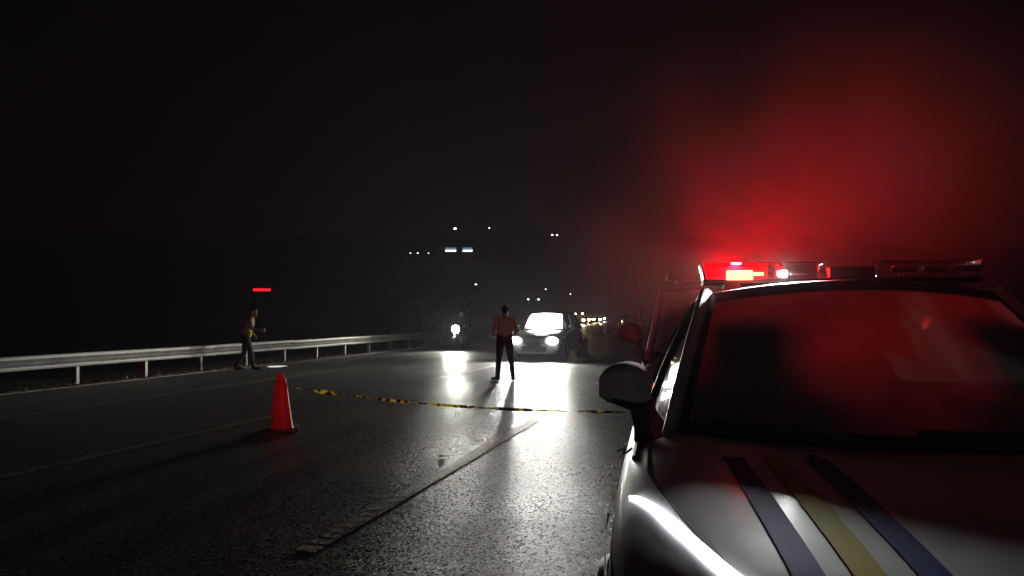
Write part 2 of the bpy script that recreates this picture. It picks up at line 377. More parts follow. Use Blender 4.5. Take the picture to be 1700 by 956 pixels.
def make_car(name, origin, ang, P):
    root = empty(name, origin, -ang); paint = P['paint']
    wt, zt, L, zb = P['w'], P['zc'], P['L'], P['zb']
    vs = sorted(set([v for v, _ in wt] + [v for v, _ in zt] + [P['cowl'][1] + .02, P['rbelt']]))
    def top(u, v):
        w = interp(wt, v); f = min(1, abs(u) / w); return interp(zt, v) - deck_drop(f) * P.get('drop', 1)
    # body shell, open under the cabin
    b = MB(); rows = []
    nd = len(DECK)
    for v in vs:
        w = interp(wt, v); zc = interp(zt, v); ze = zc - deck_drop(1) * P.get('drop', 1)
        half = [(w * f, zc - deck_drop(f) * P.get('drop', 1)) for f in DECK]
        for (k, q) in ((1.012, .12), (1.022, .3), (1.012, .5), (1.022, .68), (1.01, .84), (.97, .95), (.9, 1.0)):
            half.append((w * k, lerp(ze, zb, q)))
        row = [Vector((-u, v, z)) for u, z in half[::-1]] + [Vector((u, v, z)) for u, z in half[1:]]
        rows.append(row)
    m = len(rows[0]); mid = m // 2
    V = [p for r in rows for p in r]; F = []
    for i in range(len(vs) - 1):
        inside = vs[i] >= P['cowl'][1] and vs[i + 1] <= P['rbelt'] + .001
        for j in range(m - 1):
            d = max(abs(j - mid), abs(j + 1 - mid))
            if inside and d <= nd - 3: continue
            F.append((i * m + j, i * m + j + 1, (i + 1) * m + j + 1, (i + 1) * m + j))
    F.append(tuple(range(m))); F.append(tuple((len(vs) - 1) * m + j for j in range(m))[::-1])
    b.add(V, F)
    body = b.build('body', paint, root)
    body.data.set_sharp_from_angle(angle=R(50))
    # glasshouse curves
    cz, ch = P['cowl'][3], P['cowl'][2]
    def cowl(t): return Vector((ch * t, P['cowl'][0] + (P['cowl'][1] - P['cowl'][0]) * t * t, cz + .015 * (1 - t * t)))
    hh = P['head'][2]
    def head(t): return Vector((hh * t, P['head'][0] + (P['head'][1] - P['head'][0]) * t * t, P['head'][3] - .045 * t * t))
    rr = P['rroof']                  # v, half, z
    def rroof(t): return Vector((rr[1] * t, rr[0] - .08 * t * t, rr[2] - .045 * t * t))
    def rbelt(t): return Vector((P['bh'] * .94 * t, P['rbelt'] - .05 * t * t + .02, P['belt'] + .02))
    N = 16
    T = [-1 + 2 * i / N for i in range(N + 1)]
    def ws(k, t):
        p = cowl(t).lerp(head(t), k); s_ = math.sin(math.pi * k) * P.get('bulge', .035); return p + Vector((0, -s_ * .8, s_ * .6))
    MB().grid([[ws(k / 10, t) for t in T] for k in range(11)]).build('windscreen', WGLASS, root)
    fr = MB()      # dark printed band round the glass
    e = Vector((0, -.004, .003))
    for k0, k1 in ((0.0, .07), (.93, 1.0)): fr.grid([[ws(k0, t) + e for t in T], [ws(k1, t) + e for t in T]])
    for t0, t1 in ((-1, -.94), (.94, 1)): fr.grid([[ws(k / 10, t0) + e for k in range(11)], [ws(k / 10, t1) + e for k in range(11)]])
    fr.build('windscreen_surround', BLACK, root)
    rf = MB(); rows = []
    for k in range(13):
        q = k / 12; row = []
        for t in T:
            p = head(t).lerp(rroof(t), q); p.z += .035 * math.sin(math.pi * min(1, q * 1.1 + .05)) * (1 - .5 * t * t); row.append(p)
        rows.append(row)
    rf.grid(rows)
    rf.grid([[r_[0] for r_ in rows], [r_[0] + Vector((-.03, 0, -.06)) for r_ in rows]]); rf.grid([[r_[-1] for r_ in rows], [r_[-1] + Vector((.03, 0, -.06)) for r_ in rows]])
    rf.grid([[p for p in rows[0]], [p + Vector((0, .01, -.05)) for p in rows[0]]])
    rf.build('roof', paint, root)
    MB().grid([[p + Vector((0, 0, -.055)) for p in r_[1:-1]] for r_ in rows[1:]]).build('headliner', GREYP, root)
    for sx in (-1, 1):
        pts = [ws(k / 8, sx) + Vector((sx * .012, .012, 0)) for k in range(9)]
        MB().tube([pts[0] + (pts[0] - pts[1]) * .12] + pts, .036, 10, flat=.8).build('a_pillar', paint, root)
        pr = [head(sx).lerp(rroof(sx), k / 6) + Vector((sx * .01, 0, -.012 + .018 * math.sin(math.pi * k / 6))) for k in range(7)]
        MB().tube(pr, .03, 8).build('roof_rail', paint, root)
        def bel(q): return Vector((sx * lerp(ch, P['bh'], min(1, q * 4)), lerp(P['cowl'][1] + .05, P['rbelt'], q), lerp(cz, P['belt'], q) - .01))
        def tp(q): return head(sx).lerp(rroof(sx), q) + Vector((sx * .012, 0, -.02))
        cuts = P.get('cuts', [(.03, .40), (.43, .74), (.77, .97)])
        for a, c in cuts:
            gg = MB(); gg.grid([[bel(lerp(a, c, i / 6)).lerp(tp(lerp(a, c, i / 6)), k / 5) + Vector((sx * .025 * math.sin(math.pi * k / 5), 0, 0)) for k in range(6)] for i in range(7)])
            gg.build('side_window', SGLASS, root)
        pl = [(cuts[i][1] + cuts[i + 1][0]) / 2 for i in range(len(cuts) - 1)]
        for q in pl:
            MB().tube([bel(q).lerp(tp(q), k / 4) + Vector((sx * .022 * math.sin(math.pi * k / 4), 0, 0)) for k in range(5)], .045, 8, flat=.5).build('door_pillar', BLACK, root)
        q = .985; MB().tube([bel(q).lerp(tp(q), k / 4) for k in range(5)], .07, 8, flat=.7).build('rear_pillar', paint, root)
        wv = [(v, interp(wt, v)) for v in np.linspace(P['cowl'][1] - .15, P['rbelt'], 8)]
        MB().tube([(sx * (w * .95), v, top(w * .95, v) + .003) for v, w in wv], .012, 6).build('waist_moulding', CHROME if P.get('chrome') else BLACK, root)
        if not P.get('low'):
            for v in (P['cowl'][1] + .12, P['seat'] + .28, P['seat'] + 1.15):
                w = interp(wt, v); zc_ = interp(zt, v); ze_ = zc_ - deck_drop(1) * P.get('drop', 1)
                pts_ = [(w * .97, top(w * .97, v)), (w, ze_)] + [(w * k, lerp(ze_, zb, q)) for k, q in ((1.012, .12), (1.022, .3), (1.012, .5), (1.022, .68), (1.01, .84))]
                MB().tube([(sx * (a + .0005), v, z_) for a, z_ in pts_], .0045, 5).build('door_gap', BLACK, root)
        for v in P.get('doors', (1.75, 2.75)):
            w = interp(wt, v) * 1.022
            MB().box((sx * (w + .012), v + .55, lerp(zb, interp(zt, v), .72)), (.035, .2, .03), bev=.01).build('door_handle', paint, root)
        # wing mirror
        mc = Vector((sx * P['mir'][0], P['mir'][1], P['mir'][2])); ms = P.get('msize', (.2, .15, .15))
        mr = MB(); rows2 = []
        for i in range(9):
            a = -1 + 2 * i / 8; wv_ = (1 - abs(a) ** 3.5) ** (1 / 3.5) if abs(a) < 1 else .001
            wv_ = max(wv_, .62)
            row = []
            for j in range(16):
                th = 2 * math.pi * j / 16; cc, s2 = math.cos(th), math.sin(th)
                yy = (1 if cc > 0 else -1) * abs(cc) ** .55 * ms[1] / 2; zz = (1 if s2 > 0 else -1) * abs(s2) ** .6 * ms[2] / 2 * (1 if s2 > 0 else 1 - .3 * max(0, a + .4))
                shear = -.22 * ms[2] * a * sx * (-1 if sx < 0 else 1) * 0
                tz = .06 * ms[2] * (1 - a * a)
                wedge = 1 - .18 * max(0, a)
                row.append(mc + Vector((sx * a * ms[0] / 2, (yy if yy > 0 else yy * (1.0 - .25 * a * a)) * wv_, zz * wv_ * wedge + tz)))
            rows2.append(row)
        o0 = 0; mr.grid(rows2, True); nn = 16
        mr.f.append(tuple(range(nn))); mr.m.append(0); mr.f.append(tuple(8 * nn + j for j in range(nn))[::-1]); mr.m.append(0)
        for fi, f in enumerate(mr.f):
            zc_ = sum(mr.v[i][2] for i in f) / len(f)
            if zc_ < mc.z - ms[2] * .17: mr.m[fi] = 1
        mo = mr.build('wing_mirror', [P.get('mirpaint', paint), BLACK], root)
        st = mc + Vector((-sx * ms[0] * .3, .0, -ms[2] * .42)); en = Vector((sx * (interp(wt, mc.y) - .07), mc.y + .05, top(interp(wt, mc.y) * .9, mc.y) - .005))
        MB().tube([st, st.lerp(en, .5) + Vector((0, 0, -.01)), en], [ms[1] * .28, ms[1] * .22, ms[1] * .27], 10, flat=.55).build('mirror_stalk', BLACK, mo)
        MB().box(mc + Vector((0, ms[1] * .47, .005)), (ms[0] * .82, .012, ms[2] * .7), bev=.005).build('mirror_glass', CHROME, mo)
    # rear window
    MB().grid([[rbelt(t).lerp(rroof(t), k / 6) + Vector((0, .05 * math.sin(math.pi * k / 6), 0)) for t in T] for k in range(7)]).build('rear_window', SGLASS if not P.get('clear_rear') else WGLASS, root)
    # cabin
    if not P.get('low'):
        v0, v1 = P['cowl'][1] - .2, P['rbelt'] - .1; wI = P['bh'] * .93
        MB().grid([[Vector((-wI, v, P['belt'] - .03)), Vector((-wI, v, .42)), Vector((wI, v, .42)), Vector((wI, v, P['belt'] - .03))] for v in np.linspace(v0, v1, 5)]).build('cabin_tub', GREYP, root)
        dv = P['cowl'][1]
        db = MB(); rows = []
        for t in np.linspace(-1, 1, 13):
            vv0 = P['cowl'][0] + .03 + (P['cowl'][1] - P['cowl'][0]) * t * t
            rows.append([Vector((wI * t, vv0 + a, cz + z_)) for a, z_ in ((0, -.04), (.2, -.02), (.45, -.025), (.58, -.06), (.62, -.2), (.6, -.5))])
        db.grid(rows).build('dashboard', BLACK, root)
        for u in (-.37, .37):
            st = MB(); bv = P['seat']
            st.box((u, bv - .22, .62), (.5, .52, .16), bev=.06)
            st.box((u, bv + .1, .95), (.48, .14, .62), Matrix.Rotation(-.2, 3, 'X'), bev=.06)
            so = st.build('front_seat', FABRIC, root)
            MB().box((u, bv + .2, P['belt'] + .25), (.27, .1, .19), Matrix.Rotation(-.12, 3, 'X'), bev=.04).tube([(u - .06, bv + .19, P['belt'] + .1), (u - .06, bv + .2, P['belt'] + .2)], .008, 6).tube([(u + .06, bv + .19, P['belt'] + .1), (u + .06, bv + .2, P['belt'] + .2)], .008, 6).build('headrest', FABRIC, so)
        rs = MB(); bv = P['seat'] + .95
        rs.box((0, bv - .2, .62), (1.25, .5, .16), bev=.06); rs.box((0, bv + .12, .95), (1.28, .14, .55), Matrix.Rotation(-.22, 3, 'X'), bev=.05)
        rs.build('rear_seat', FABRIC, root)
        wc = Vector((P.get('wheel_u', -.37), P['seat'] - .55, .98))
        tor = []
        for k in range(25):
            a = 2 * math.pi * k / 24; tor.append(wc + Matrix.Rotation(R(-65), 3, 'X') @ Vector((.18 * math.cos(a), .18 * math.sin(a), 0)))
        MB().tube(tor, .016, 8, cap=False).tube([tor[0], wc, tor[12]], .02, 6).tube([wc, wc + Vector((0, -.25, -.12))], .025, 8).build('steering_wheel', BLACK, root)
        wi = MB()
        for u0, u1 in ((-.1, -.62), (.52, -.02)):
            pa = cowl(u0 / ch) + Vector((0, -.03, .012)); 
            pb = ws(.05, u1 / ch) + Vector((0, -.03, .028))
            wi.tube([pa, pa.lerp(pb, .5) + Vector((0, 0, .018)), pb], .011, 6)
        wi.build('wiper', BLACK, root)
    else:
        v0, v1 = P['cowl'][1] - .1, P['rbelt'] - .1
        MB().box((0, (v0 + v1) / 2, P['belt'] - .12), (P['bh'] * 1.7, v1 - v0, .1)).build('cabin_tub', BLACK, root)
        rs = MB()
        for u in (-.36, .36): rs.box((u, P['seat'], P['belt'] + .05), (.46, .13, .5), bev=.05).box((u, P['seat'] + .03, P['belt'] + .36), (.25, .1, .17), bev=.04)
        rs.build('seats', FABRIC, root)
    # front face: grille, bumper opening, plate, hood shut line
    gz = P['grille']
    gm = MB(); hw = interp(wt, 0) * .82
    gm.box((0, .012, gz), (hw * 1.5, .07, .2), bev=.03); gb = gm.build('grille', BLACK, root)
    sl = MB()
    for k in range(4): sl.box((0, -.027, gz - .07 + k * .047), (hw * 1.36, .012, .016), bev=.004)
    sl.build('grille_bars', CHROME, gb)
    MB().box((0, .008, zb + .16), (hw * 1.7, .09, .17), bev=.04).build('bumper_intake', BLACK, root)
    MB().box((0, -.036, zb + .31), (.46, .012, .12), bev=.003).build('number_plate', mat('plate', (.02, .02, .02), .5), root)
    for i, (u, v) in enumerate([(s_ * (interp(wt, 1.0) - .10), vv) for s_ in (-1, 1) for vv in P['axles']]):
        rad = P['wr']
        wc_ = (interp(wt, v) * 1.022 + .004) * (1 if u > 0 else -1)
        # arch liner and lip
        al = MB(); seg = 20; sg = 1 if u > 0 else -1
        ring = [Vector((wc_, v + math.cos(a) * rad * 1.16, max(zb - .02, rad + math.sin(a) * rad * 1.16))) for a in np.linspace(-.55, math.pi + .55, seg)]
        al.add([Vector((wc_, v, rad))] + ring, [(0, k + 1, k + 2) for k in range(seg - 1)])
        ar = al.build('wheel_arch', BLACK, root); MB().tube(ring, .03, 6).build('arch_lip', BLACK, ar)
        wheel_parts(root, u * 1.0 + sg * .05, v, rad, .22, P.get('low'))
    tl = MB()
    for sx in (-1, 1):
        o = MB().box((sx * interp(wt, L - .1) * .82, L - .0, interp(zt, L) - .12), (.3, .12, .14), bev=.03).build('tail_light', mat('tail_red', (.35, .01, .01), .25, coat=.5), root)
    root['top'] = 0
    return root, top, ws

# --- near police car ------------------------------------------------
PC = dict(drop=.62, L=4.52, zb=.27, paint=WHITE, mirpaint=mat('mirror_grey', (.62, .6, .6), .5, noise=.1, nscale=20),
    w=[(0, .60), (.03, .685), (.08, .75), (.14, .795), (.22, .83), (.35, .86), (.5, .88), (.7, .893), (1.0, .90), (1.6, .905), (3.2, .905), (4.1, .88), (4.4, .82), (4.52, .74)],
    zc=[(0, .86), (.03, .92), (.08, .965), (.14, .99), (.22, 1.005), (.35, 1.022), (.6, 1.05), (.85, 1.07), (1.1, 1.085), (1.4, 1.09), (2.0, 1.095), (4.1, 1.1), (4.4, 1.06), (4.52, .95)],
    cowl=(1.06, 1.42, .725, 1.075), head=(1.86, 2.03, .565, 1.635), rroof=(4.0, .52, 1.62), rbelt=4.25, belt=1.09, bh=.80,
    mir=(.90, 1.47, 1.225), msize=(.19, .14, .185), seat=2.25, grille=.74, axles=(.88, 3.55), wr=.35, clear_rear=False, wheel_u=-.37)
PC_ANG = R(11.5); PC_O = (1.01, 1.19, 0)
pc, pc_top, pc_ws = make_car('police_car', PC_O, PC_ANG, PC)
tag(pc, 'white police car with hood stripes and red flashing roof bar, closest to us', 'police car')
for u, wd, m, nm in ((-.5, .062, BLUEST, 'blue'), (-.385, .062, YELST, 'yellow'), (-.265, .062, BLUEST, 'blue'), (.5, .062, BLUEST, 'blue'), (.385, .062, YELST, 'yellow'), (.265, .062, BLUEST, 'blue')):
    b = MB()
    sl = lambda v: u + (.033 - .095 * v) * (1 if u < 0 else -1)      # the bands splay a little towards the nose
    b.grid([[Vector((sl(v) + q * wd / 2, v, pc_top(sl(v) + q * wd / 2, v) + .004)) for q in (-1, -.33, .33, 1)] for v in np.linspace(.08, .98, 24)])
    st = b.build('hood_stripe', m, pc); st['label'] = nm + ' stripe along the white hood'
# hood shut lines and headlamps with bright daytime strips
for sx in (-1, 1):
    def skin(f, v, e=0.004): 
        w = interp(PC['w'], v); return Vector((sx * w * f, v, pc_top(w * f, v) + e))
    MB().tube([skin(lerp(.70, .90, min(1, v / .95) ** .8), v, .001) for v in np.linspace(.06, 1.32, 20)], .0045, 6).build('hood_gap', BLACK, pc)
    # lamp unit lies on the front corner
    hb = MB(); rows = []
    for i in range(13):
        t = i / 12; v = lerp(.86, .06, t); w = interp(PC['w'], v); zc = interp(PC['zc'], v) - deck_drop(1) * .62
        dz = lerp(.0, .13, min(1, t * 1.6)); 
        rows.append([Vector((sx * (w * lerp(1.016, 1.024, q) + .004), v - .002, zc - .03 - dz * q)) for q in (0, .33, .66, 1)])
    hl = hb.grid(rows).build('headlamp', mat('lamp_cover', (.4, .4, .43), .15, coat=1), pc)
    drl = MB(); rows = []
    for i in range(22):
        t = i / 21; v = lerp(.80, .05, t); w = interp(PC['w'], v)
        f = lerp(.955, .735, t ** .85); wd = lerp(.007, .017, min(1, t * 1.6)) if i else .004
        c0 = Vector((sx * w * (f + wd / w * .7), v, pc_top(w * min(1, f + wd / w * .7), v) + .006))
        c1 = Vector((sx * w * (f - wd / w * .7), v, pc_top(w * (f - wd / w * .7), v) + .008))
        rows.append([c0, c0.lerp(c1, .5) + Vector((0, 0, .004)), c1])
    drl.grid(rows).build('daytime_light', mat('drl_glow', (1, 1, 1), .5, emit=(.93, .96, 1.0), estr=7), hl)
for u in (-.33, .33):
    MB().box((u, .98, pc_top(u, .98) + .012), (.022, .02, .01), bev=.004).build('washer_jet', BLACK, pc)
# roof light bar
RB_V, RB_Z = 2.31, 1.690
lb = MB(); lb.box((0, RB_V, RB_Z - .036), (1.16, .24, .022), bev=.008).build('light_bar', BLACK, pc)
lb = pc.children[-1]
def lbp(u, z, d, m, name, v=-.02, bev=.01): return MB().box((u, RB_V + v, RB_Z + z), d, bev=bev).build(name, m, lb)
for u in (-.45, .45): lbp(u, -.06, (.07, .2, .035), BLACK, 'bar_foot')
lbp(-.405, .012, (.34, .21, .074), REDLENS, 'lens_cover'); lbp(.38, .012, (.39, .21, .074), CLEAR, 'lens_cover')
lbp(-.135, .012, (.18, .21, .074), CLEAR, 'lens_cover'); lbp(.06, .0, (.19, .2, .05), BLACK, 'speaker_box')
for u in (-.578, .578):
    e = MB().box((u, RB_V, RB_Z + .01), (.014, .23, .082), Matrix.Rotation(.25 * (1 if u > 0 else -1), 3, 'Y'), bev=.004).build('end_cap', mat('pale_plastic', (.5, .5, .5), .4), lb)
RED_E = mat('red_led', (1, .1, .05), .4, emit=(1.0, .022, .006), estr=80)
WHT_E = mat('white_led', (1, 1, 1), .4, emit=(1.0, .97, .95), estr=30)
LED_OFF = mat('led_off', (.7, .68, .68), .3)
lbp(-.42, -.008, (.12, .02, .045), RED_E, 'red_lamp', -.117, .008); lbp(-.345, -.004, (.06, .02, .016), RED_E, 'red_lamp', -.117, .004)
lbp(-.235, -.004, (.045, .02, .03), WHT_E, 'white_lamp', -.117, .008)
lbp(-.165, -.006, (.07, .02, .008), LED_OFF, 'lamp_row', -.112, .002)
for k in range(3):
    b = MB()
    for j in range(6): b.box((.235 + k * .125 + j * .0175, RB_V - .128, RB_Z - .012), (.011, .012, .011), bev=.002)
    b.build('lamp_row', LED_OFF, lb)
    lbp(.28 + k * .125, .014, (.1, .05, .028), mat('reflector', (.8, .8, .8), .5), 'reflector', -.085)
lbp(-.42, .012, (.30, .012, .072), BLACK, 'added_light_baffle', .09, .004)  # added plate, keeps the red light off what stands behind
lamp('red_spot_light', 'SPOT', pc, (-.42, RB_V + .05, RB_Z + .022), 75, (1, .006, .02), shadow_soft_size=.03, spot_size=R(165), spot_blend=1.0, aim=(.2, -.45, .8))
lamp('red_beacon_glow', 'POINT', pc, (-.42, RB_V + .04, RB_Z + .03), 190, (1, .006, .02), shadow_soft_size=.03)
lamp('white_takedown_light', 'SPOT', pc, (-.235, RB_V - .17, RB_Z + .031), 95, (.95, 1, .98), shadow_soft_size=.018, spot_size=R(104), spot_blend=.7, aim=(-.35, -1, -.75))
lamp('added_red_rear_light', 'SPOT', pc, (-.42, RB_V + .16, RB_Z + .035), 280, (1, .22, .18), shadow_soft_size=.05, spot_size=R(52), spot_blend=.8, aim=(-.6, 1, -.05))  # added lamp, reddens the cone and the figures

# --- police van behind it -------------------------------------------
PV = dict(L=4.9, zb=.3, paint=WHITE, drop=.8, bulge=.05,
    w=[(0, .66), (.04, .74), (.1, .80), (.2, .85), (.4, .88), (.8, .90), (4.5, .90), (4.9, .86)],
    zc=[(0, .90), (.04, .95), (.1, .985), (.2, 1.01), (.5, 1.05), (.9, 1.06), (4.5, 1.1), (4.9, 1.05)],
    cowl=(.5, .78, .80, 1.045), head=(1.32, 1.5, .64, 1.83), rroof=(4.7, .64, 1.84), rbelt=4.8, belt=1.08, bh=.84,
    mirpaint=BLACK, mir=(1.0, .92, 1.28), msize=(.24, .14, .24), seat=1.75, grille=.78, axles=(.8, 3.7), wr=.33)
PV_O = (2.08, 7.1, 0); PV_ANG = R(11.5)
pv, pv_top, _ = make_car('police_van', PV_O, PV_ANG, PV)
tag(pv, 'white police van with roof light bar parked behind the striped police car', 'police van')
bar = MB().box((0, 1.75, 1.915), (1.2, .22, .022), bev=.008).build('light_bar', BLACK, pv)
MB().box((-.36, 1.75, 1.958), (.46, .2, .065), bev=.02).build('lens_cover', REDLENS, bar); MB().box((.36, 1.75, 1.958), (.46, .2, .065), bev=.02).build('lens_cover', REDLENS, bar)
for u in (-.605, .605): MB().box((u, 1.75, 1.955), (.016, .21, .08), bev=.005).build('end_cap', mat('pale_plastic'), bar)
ds = MB().box((.1, .36, 1.07), (.34, .1, .06), bev=.015).build('added_hood_strobe', BLACK, pv); MB().box((.1, .303, 1.075), (.28, .012, .03), bev=.004).build('red_lamp', RED_E, ds)  # red lamp added on the van hood to redden the near windscreen
lamp('red_spot_light', 'SPOT', pv, (.1, .26, 1.09), 1000, (1, .012, .03), shadow_soft_size=.35, spot_size=R(70), spot_blend=.7, aim=(0, -1, .08))  # added red spot behind the near car, tints its windscreen
for u in (-.45, .45): MB().box((u, 1.75, 1.89), (.08, .2, .05), bev=.01).build('bar_foot', BLACK, bar)
for sx in (-1, 1):
    MB().box((sx * .62, .06, .80), (.26, .12, .17), bev=.04).build('headlamp', mat('lamp_glass', (.05, .05, .055), .08, coat=1), pv)

# --- oncoming car with headlights -----------------------------------
SV = dict(L=4.5, zb=.25, paint=SILVER, mirpaint=SILVER, chrome=True,
    w=[(0, .60), (.03, .68), (.1, .76), (.2, .81), (.4, .85), (.8, .87), (1.3, .88), (3.6, .88), (4.3, .83), (4.5, .74)],
    zc=[(0, .74), (.03, .80), (.1, .85), (.2, .885), (.45, .93), (.8, .97), (1.2, .99), (1.5, 1.0), (4.0, 1.05), (4.35, 1.02), (4.5, .9)],
    cowl=(1.1, 1.4, .72, .985), head=(1.85, 2.0, .58, 1.60), rroof=(3.9, .55, 1.6), rbelt=4.2, belt=1.03, bh=.79,
    mir=(.97, 1.5, 1.1), seat=2.3, grille=.66, axles=(.85, 3.5), wr=.33)
SV_O = onground(886, 600); SV_O.z = 0
sv, sv_top, sv_ws = make_car('oncoming_car', SV_O, TH, SV)
tag(sv, 'silver car facing us with dazzling headlights and a lit windscreen', 'car')
HEAD_E = mat('headlight_glow', (1, 1, 1), .4, emit=(1, .98, .88), estr=60)
for sx in (-1, 1):
    c = Vector((sx * .615, .02, .68))
    ho = MB().box(c + Vector((0, .06, 0)), (.30, .16, .16), bev=.05).build('headlamp', CHROME, sv)
    MB().ball(c + Vector((0, -.045, 0)), (.19, .035, .115), 20, 10).build('headlight_lens', HEAD_E, ho)
    lamp('headlight_beam', 'SPOT', sv, c + Vector((0, -.13, 0)), 950, (1, .98, .9), shadow_soft_size=.07, spot_size=R(140), spot_blend=1.0, aim=(0, -1, -.03))
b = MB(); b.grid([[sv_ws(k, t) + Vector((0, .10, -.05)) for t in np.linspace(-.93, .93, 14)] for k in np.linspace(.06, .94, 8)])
fg = mat('windscreen_glow', (.05, .05, .05), .5, emit=(1, .99, .9), estr=60); nt = fg.node_tree
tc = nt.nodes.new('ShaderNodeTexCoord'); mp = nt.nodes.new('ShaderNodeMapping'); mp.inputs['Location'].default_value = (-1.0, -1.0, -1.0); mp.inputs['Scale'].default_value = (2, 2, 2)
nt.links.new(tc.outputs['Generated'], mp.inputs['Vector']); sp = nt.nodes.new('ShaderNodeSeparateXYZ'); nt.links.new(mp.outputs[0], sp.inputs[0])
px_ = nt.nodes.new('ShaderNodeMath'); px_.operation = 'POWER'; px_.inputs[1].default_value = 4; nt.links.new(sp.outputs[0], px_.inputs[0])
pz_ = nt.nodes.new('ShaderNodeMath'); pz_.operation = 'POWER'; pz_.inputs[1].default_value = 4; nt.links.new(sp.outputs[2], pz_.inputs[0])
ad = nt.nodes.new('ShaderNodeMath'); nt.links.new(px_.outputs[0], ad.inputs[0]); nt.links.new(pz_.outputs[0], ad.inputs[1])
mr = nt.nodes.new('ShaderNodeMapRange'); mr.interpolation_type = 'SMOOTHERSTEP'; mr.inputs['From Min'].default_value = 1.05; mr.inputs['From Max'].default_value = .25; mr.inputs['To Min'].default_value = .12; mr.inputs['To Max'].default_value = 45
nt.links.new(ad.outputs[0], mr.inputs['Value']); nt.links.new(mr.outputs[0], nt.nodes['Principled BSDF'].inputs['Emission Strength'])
pan = b.build('windscreen_glow_panel', fg, sv); pan['label'] = 'glaring white light filling the windscreen'  # glowing sheet shaped to the windscreen gives its white glare
lamp('windscreen_glow_light', 'SPOT', sv, (0, .95, 1.42), 60, (1, .98, .9), shadow_soft_size=.2, spot_size=R(150), spot_blend=1.0, aim=(0, -1, -.3))  # spot added so the windscreen glow also falls on the hood

# --- cars queueing far behind ---------------------------------------
FC = dict(SV); FC.update(low=True, paint=DARKP, chrome=False)
WARM_E = mat('warm_headlight_glow', (1, .9, .6), .4, emit=(1, .72, .34), estr=130)
def far_car(name, px, y, paint, label, cat, roofl=False, warm=True, ang=None, power=500, lights=True):
    P = dict(FC); P['paint'] = paint; P['mirpaint'] = paint
    o, _, _ = make_car(name, (at(px, HY, y).x, y, 0), TH * .2 if ang is None else ang, P)
    tag(o, label, cat)
    for sx in (-1, 1):
        c = Vector((sx * .6, .0, .72))
        h_ = MB().box(c + Vector((0, .06, 0)), (.3, .14, .18), bev=.05).build('headlamp', CHROME, o)
        MB().ball(c + Vector((0, -.03, 0)), (.2, .05, .16), 14, 8).build('headlight_lens', (WARM_E if warm else HEAD_E) if lights else mat('lamp_glass'), h_)
        if lights and (roofl or not warm): lamp('headlight_beam', 'SPOT', o, c + Vector((0, -.12, 0)), power, (1, .82, .5) if warm else (1, .97, .9), shadow_soft_size=.1, spot_size=R(120), spot_blend=1, aim=(0, -1, -.03))
        if roofl:
            MB().ball((sx * .5, 2.1, 1.72), (.06, .05, .06), 10, 6).build('roof_lamp', WARM_E, o)
    if roofl: MB().tube([(-.6, 2.12, 1.67), (.6, 2.12, 1.67)], .025, 6).build('roof_lamp_bar', BLACK, o)
    return o
far_car('queued_car', 962, 112, DARKP, 'far car with yellow headlights and two small roof lamps, just right of silver car', 'car', roofl=True)
far_car('queued_car', 972, 128, DARKP, 'far car with amber headlights tucked behind the roof-lamp car', 'car', ang=R(4))
far_car('queued_car', 991, 135, DARKP, 'far car with amber headlights above the second banded cone', 'car', ang=R(4))
far_car('queued_car', 983, 150, SILVER, 'far car with blurred pale headlights between the roof-lamp car and the cones', 'car')
far_car('queued_car', 999, 175, SILVER, 'rightmost far car with bright white headlights behind the small cones', 'car', warm=False)
DK = far_car('dark_pickup', 1046, 92, DARKP, 'dark unlit vehicle standing far ahead beside the police van mirror', 'pickup', lights=False, ang=R(6))
DKF = MB()
for sx in (-1, 1): DKF.tube([(sx * .6, 2.9, 1.2), (sx * .6, 2.95, 1.85), (0, 2.95, 1.9)], .035, 8)
DKF.build('roll_bar', CHROME, DK)
st = MB()
for sx in (-1, 1): st.box((sx * .52, -.04, .58), (.3, .012, .06)); st.box((sx * .3, -.042, .86), (.22, .012, .05))
st.build('reflective_strip', mat('reflective_strip', (.8, .25, .22), .4), DK)

# ------------------------------------------------------------------ traffic cones
CONE = mat('cone_red', (.82, .03, .07), .42, trans=.68, noise=.12, nscale=6)
BAND = mat('cone_band', (.8, .74, .72), .35, trans=.3)
def cone(name, loc, h, label, group=None, bands=False, lean=0.0, rz=.3):
    r = empty(name, loc, rz); r.rotation_euler = (lean * .3, lean, rz)
    MB().box((0, 0, .018), (h * .58, h * .58, .036), bev=.012).build('base', BLACK, r)
    s_ = h / .76
    prof = [(.150, .036), (.142, .06), (.125, .18), (.108, .32), (.092, .46), (.083, .555), (.090, .565), (.090, .58), (.079, .59), (.066, .64), (.05, .69), (.03, .735), (.012, .757), (.001, .76)]
    MB().lathe([(a * s_, z * s_) for a, z in prof], n=28).build('cone_body', CONE, r)
    if bands:
        for z0, z1 in ((.25, .37), (.47, .60)):
            def rad(z): return float(np.interp(z, [p[1] for p in prof], [p[0] for p in prof]))
            MB().lathe([((rad(z) + .004) * s_, z * s_) for z in np.linspace(z0, z1, 4)], n=20).build('reflective_band', BAND, r)
    tag(r, label, 'traffic cone', group); return r
c0 = onground(470, 714); cone('traffic_cone', (c0.x, c0.y, 0), .76, 'large glowing red traffic cone in the foreground tied to caution tape', lean=R(-1.5))
MB_ = MB
G = 'cones closing the lane beside the queue'
for px, py, lb_ in ((971, 592, 'red cone with pale bands beside the silver car, nearest of the row'),
                    (998, 557, 'second banded red cone from the silver car in the far row'),
                    (1010, 552, 'third banded red cone from the silver car in the far row'),
                    (1021, 547, 'fourth banded red cone from the silver car in the far row'),
                    (1029, 542, 'fifth banded red cone, just left of the dark pickup'),
                    (1036, 540, 'sixth banded red cone, in front of the dark pickup'),
                    (1058, 541, 'last banded red cone, to the right of the dark pickup')):
    p = onground(px, py); cone('traffic_cone', (p.x, p.y, 0), .78, lb_, G, bands=True, rz=random.uniform(0, 1.5))

